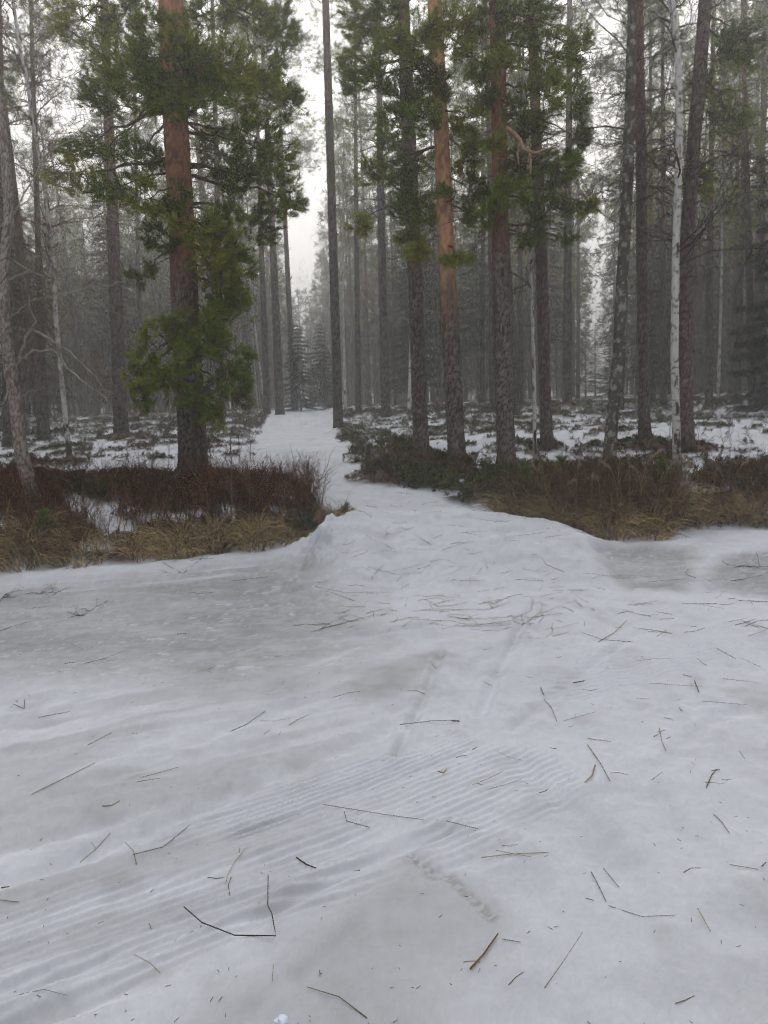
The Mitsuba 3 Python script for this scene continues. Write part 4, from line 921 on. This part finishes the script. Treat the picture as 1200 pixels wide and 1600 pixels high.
lying([(384, 1330), (366, 1347), (355, 1362), (352, 1372)], .0022, TAN, 'pale bent straw above a dark tipped one on grooved snow', rise=[.01, .004, 0, 0])
lying([(361, 1364), (356, 1376), (359, 1394)], .0026, OL, 'short upright straw with dark tip below a pale bent one')
lying([(735, 1518), (755, 1495), (778, 1465)], .0055, BR_, 'split brown reed piece at the lower middle of the snow', stem='reed_piece', cat='reed', rise=[.004, .004, .006])
lying([(724, 1503), (738, 1502), (750, 1503)], .0022, TAN, 'thin pale fibre beside the split brown reed piece')
for k_, (pts, r, c_, lab) in enumerate([
    ([(785, 1472), (814, 1478)], .002, OL, 'short straw right of the split brown reed piece'), ([(752, 1347), (800, 1341), (857, 1336)], .0028, TAN, 'long pale straw crossing a shorter one right of the dirty rut'),
    ([(775, 1340), (830, 1345)], .002, TAN, 'short pale straw crossing the longer one by the dirty rut'), ([(924, 1365), (938, 1393), (947, 1415)], .0024, DK, 'dark jointed straw, left of a slanting pair on the right'),
    ([(943, 1357), (967, 1385)], .0026, OL, 'olive straw, right of a slanting pair on the right'), ([(915, 1412), (928, 1409)], .002, DK, 'tiny dark straw below the slanting pair'), ([(1140, 1356), (1185, 1365)], .002, OL, 'thin straw near the right edge by a short dark bit'),
    ([(1190, 1364), (1197, 1352)], .003, DK, 'short dark bit at the right edge'), ([(1090, 1432), (1110, 1462)], .003, TAN, 'pale half buried straw low on the right'), ([(505, 1255), (600, 1275), (663, 1282)], .002, OL, 'long thin curved straw across the middle of the grooved snow'),
    ([(538, 1274), (542, 1285), (578, 1293)], .0022, DK, 'hooked dark straw just below the long curved one'), ([(697, 1283), (748, 1300)], .0022, OL, 'slanting straw right of the long curved one'), ([(918, 1163), (938, 1195), (953, 1224)], .0032, OL, 'thick olive straw slanting above a curled leaf on the right'),
    ([(930, 1199), (925, 1212), (914, 1222)], .006, (.30, .24, .16), 'curled tan leaf with dark tip beside the thick olive straw'), ([(685, 1213), (693, 1210), (698, 1202)], .005, (.30, .22, .13), 'small curled brown leaf near the ends of the grooves'),
    ([(1115, 1273), (1128, 1284), (1140, 1303)], .0026, OL, 'bent olive straw at the right, below a straw bundle'), ([(850, 1092), (862, 1108), (870, 1123)], .003, OL, 'slanting olive straw above the smooth snow on the right'), ([(1030, 1143), (1034, 1160), (1041, 1173)], .0026, OL, 'upright looking straw on smooth snow right of centre'),
    ([(1104, 1231), (1112, 1212), (1120, 1198)], .004, OL, 'thickest straw of the small bundle on the right'), ([(1112, 1205), (1125, 1198)], .003, DK, 'short dark straw crossing the small bundle'), ([(1098, 1106), (1167, 1105)], .002, OL, 'long level straw near the right edge'),
    ([(360, 1142), (385, 1128), (415, 1108)], .0034, OL, 'long straw on the snow left of centre'), ([(220, 1220), (278, 1197)], .0022, OL, 'longer upper straw of a parallel pair on the left'), ([(215, 1230), (250, 1217)], .0022, OL, 'shorter lower straw of a parallel pair on the left'),
    ([(60, 1120), (110, 1112)], .003, OL, 'straw pair lying level at the left'), ([(20, 1099), (38, 1105), (38, 1091)], .003, DK, 'dark hooked straw near the left edge'), ([(138, 1170), (175, 1147)], .0028, OL, 'straw on the dirty snow at the left'), ([(50, 1247), (100, 1222), (150, 1200)], .003, (.2, .17, .1), 'long dirty straw at the left edge of the tracks'),
    ([(124, 1337), (150, 1318), (172, 1300)], .0024, OL, 'slim straw on the grooves at the lower left'), ([(208, 1340), (255, 1320), (296, 1292)], .0026, OL, 'long curved straw on grooves at the lower left'), ([(0, 1410), (30, 1407)], .002, OL, 'thin level straw at the left edge, below a clump'),
    ([(3, 1391), (13, 1377)], .004, OL, 'thick short straw at the left edge'), ([(625, 1141), (680, 1136), (718, 1130)], .0028, OL, 'long straw with dark end across the middle'), ([(935, 1001), (960, 985), (980, 968)], .0036, (.2, .18, .09), 'thick long yellowish straw right of the path mouth'),
    ([(645, 958), (700, 954), (770, 948)], .0024, OL, 'long level straw on the path mouth'), ([(705, 973), (740, 978), (790, 976)], .0024, OL, 'tangled level straw in front of the path mouth'), ([(690, 985), (720, 975), (800, 978)], .0022, TAN, 'pale level straw in front of the path mouth'),
    ([(800, 970), (830, 950), (833, 933)], .0026, OL, 'bent straw standing at the path mouth'), ([(706, 1133), (718, 1129)], .005, DK, 'dark end piece of the long middle straw'), ([(1120, 1014), (1150, 1030)], .003, OL, 'slanting straw at the far right'), ([(1015, 1070), (1098, 1077)], .0025, TAN, 'pale level straw before the dark tuft on the right'),
    ([(1085, 1070), (1092, 1085)], .005, DK, 'dark tuft of straw on the right'), ([(845, 1075), (850, 1088)], .004, DK, 'small dark bit on smooth snow'), ([(896, 1065), (913, 1062)], .005, DK, 'dark crumpled leaf right of centre'), ([(428, 1520), (426, 1538)], .002, TAN, 'faint thin straw stuck in the icy patch below the V stalk'), ([(499, 1512), (500, 1526)], .002, OL, 'small upright straw in the icy patch')]):
    lying(pts, r, c_, lab, rise=[.004 + .012 * ((k_ * 7) % 3) / 2] + [.003] * (len(pts) - 1))
rg = np.random.default_rng(500)
ZONES = [((500, 880, 845, 985), 170, 'trodden snow of the path mouth'), ((800, 1200, 895, 1000), 62, 'snow in front of the right bank'), ((620, 1200, 1000, 1230), 40, 'open snow on the right'), ((0, 560, 900, 1150), 24, 'icy snow on the left'), ((0, 1200, 1230, 1590), 15, 'tracked snow in the foreground'), ((440, 700, 770, 850), 20, 'path going up the bank')]
for (x0, x1, y0, y1), n, where in ZONES:
    k = 0
    while k < n:
        px, py = rg.uniform(x0, x1), rg.uniform(y0, y1); k += 1
        c0 = hit(px, py) if py < 850 else flat(px, py)
        if py < 850 and path_dist(c0[0], c0[1]) < .15:
            continue
        L = rg.choice([.04, .08, .14, .22, .32], p=[.25, .3, .25, .14, .06]) * rg.uniform(.7, 1.3) * (1.5 if py < 1000 else .75); a = rg.uniform(0, np.pi) if rg.random() < .5 else rg.normal(0, .35)
        d = np.array([math.cos(a), math.sin(a)]); m_ = np.array([-d[1], d[0]]) * L * rg.normal() * .06
        Q = np.array([c0[:2] - d * L / 2, c0[:2] + m_, c0[:2] + d * L / 2]); x, y = np.interp(np.linspace(0, 2, 7), range(3), Q[:, 0]), np.interp(np.linspace(0, 2, 7), range(3), Q[:, 1])
        r = rg.uniform(.0009, .0019) * (1.25 if py < 1000 else 1); z = stiff(x, y, Q, np.linspace(0, 2, 7)) + r * .8 + np.linspace(0, 1, 7) * max(0, rg.normal() * .02 * (L > .07))
        v, f = tube(np.stack([x, y, z], 1), np.linspace(r, r * .6, 7), 5)
        key = new_key('straw_piece'); tag(key, f'small dry straw lying on the {where}', 'straw', f'loose straws on the {where}')
        cc_ = np.array([OL, DK, TAN, (.19, .165, .09)][rg.choice(4, p=[.35, .12, .23, .30])])
        scene[key] = mikit.ply((v, f), 'bark_mat', color=np.broadcast_to(cc_, v.shape))
# twigs on the ice by the left shore
for pts, lab in (([(40, 930), (62, 928), (88, 926)], 'forked twig frozen on the grey ice near the left edge'), ([(105, 957), (125, 962), (142, 955)], 'dark twig on the grey ice below the forked one'), ([(255, 885), (285, 895), (315, 880)], 'branchy dead twig at the left shoreline'), ([(1146, 888), (1165, 886), (1186, 887)], 'single dark twig on the right ice patch'), ([(0, 940), (8, 928), (5, 935)], 'twig tip at the left picture edge on ice')):
    t = Tree(len(lab) * 7); t.rmin = .0013; P = np.array([flat(*q)[:2] for q in pts]); z = surf(P[:, 0], P[:, 1]) + .012
    for k in range(2):
        t.segs.append(np.array([[P[k, 0], P[k, 1], z[k], P[k + 1, 0], P[k + 1, 1], z[k + 1], .003, .0024]]))
        for _ in range(3):
            t.bare([P[k + 1, 0], P[k + 1, 1], z[k + 1]], [t.rng.normal(), t.rng.normal() * .5, .15], .16, .003, 1, .05, 3, .25)
    key = new_key('dead_twig'); tag(key, lab, 'twig'); v, f = cones(np.vstack(t.segs)); scene[key] = mikit.ply((v, f), 'bark_mat', color=np.broadcast_to([.06, .045, .035], v.shape))
# litter specks and a pale chip of ice at the very bottom
n = 380
pxy = np.stack([rg.uniform(-20, 1220, n), 850 + 760 * rg.random(n) ** 1.6], 1); P = np.array([flat(*q)[:2] for q in pxy]); p = np.stack([P[:, 0], P[:, 1], surf(P[:, 0], P[:, 1]) + .002], 1)
a = rg.uniform(0, np.pi, n); d = np.stack([np.cos(a), np.sin(a), .15 * rg.random(n)], 1) * rg.uniform(.002, .009, (n, 1))
v, f = cones(np.hstack([p - d, p + d, np.full((n, 1), .0011), np.full((n, 1), .0008)])); scene['litter_specks'] = mikit.ply((v, f), 'bark_mat', color=np.repeat(np.array([.12, .11, .07]) * rg.uniform(.4, 1.6, (n, 1)), 6, 0)); tag('litter_specks', 'tiny specks of plant litter strewn over the snow', 'litter', kind='stuff')
c0 = flat(440, 1592); c0[2] = surf(c0[:1], c0[1:2])[0]
m = trimesh.creation.icosphere(1, .016); w = np.array(m.vertices) * [1.0, .9, .8]; w = w * (.55 + .9 * meshkit.noise(w * 160, 3)[:, None]) * [1.1, 1.2, .9 ]; w[:, 0] *= 1 - .55 * np.clip(w[:, 2:3].ravel() / .016, 0, 1); w = np.where(w[:, 2:] < 0, w * [1, 1, .3], w)
scene['ice_chip'] = mikit.ply((w + c0, np.array(m.faces)), 'leaf_mat', color=np.broadcast_to([.70, .76, .88], w.shape)); tag('ice_chip', 'small pale bluish lump of ice at the bottom edge of the picture', 'ice')

# ------------------------------------------------------------------ fog
scene['haze'] = {'type': 'cube', 'to_world': T().translate([0, 0, 11.0]).scale([340, 340, 12.6]), 'bsdf': {'type': 'null'}, 'interior': {'type': 'ref', 'id': 'fog_air'}}
tag('haze', 'thin grey fog hanging in the forest', 'haze', kind='stuff')
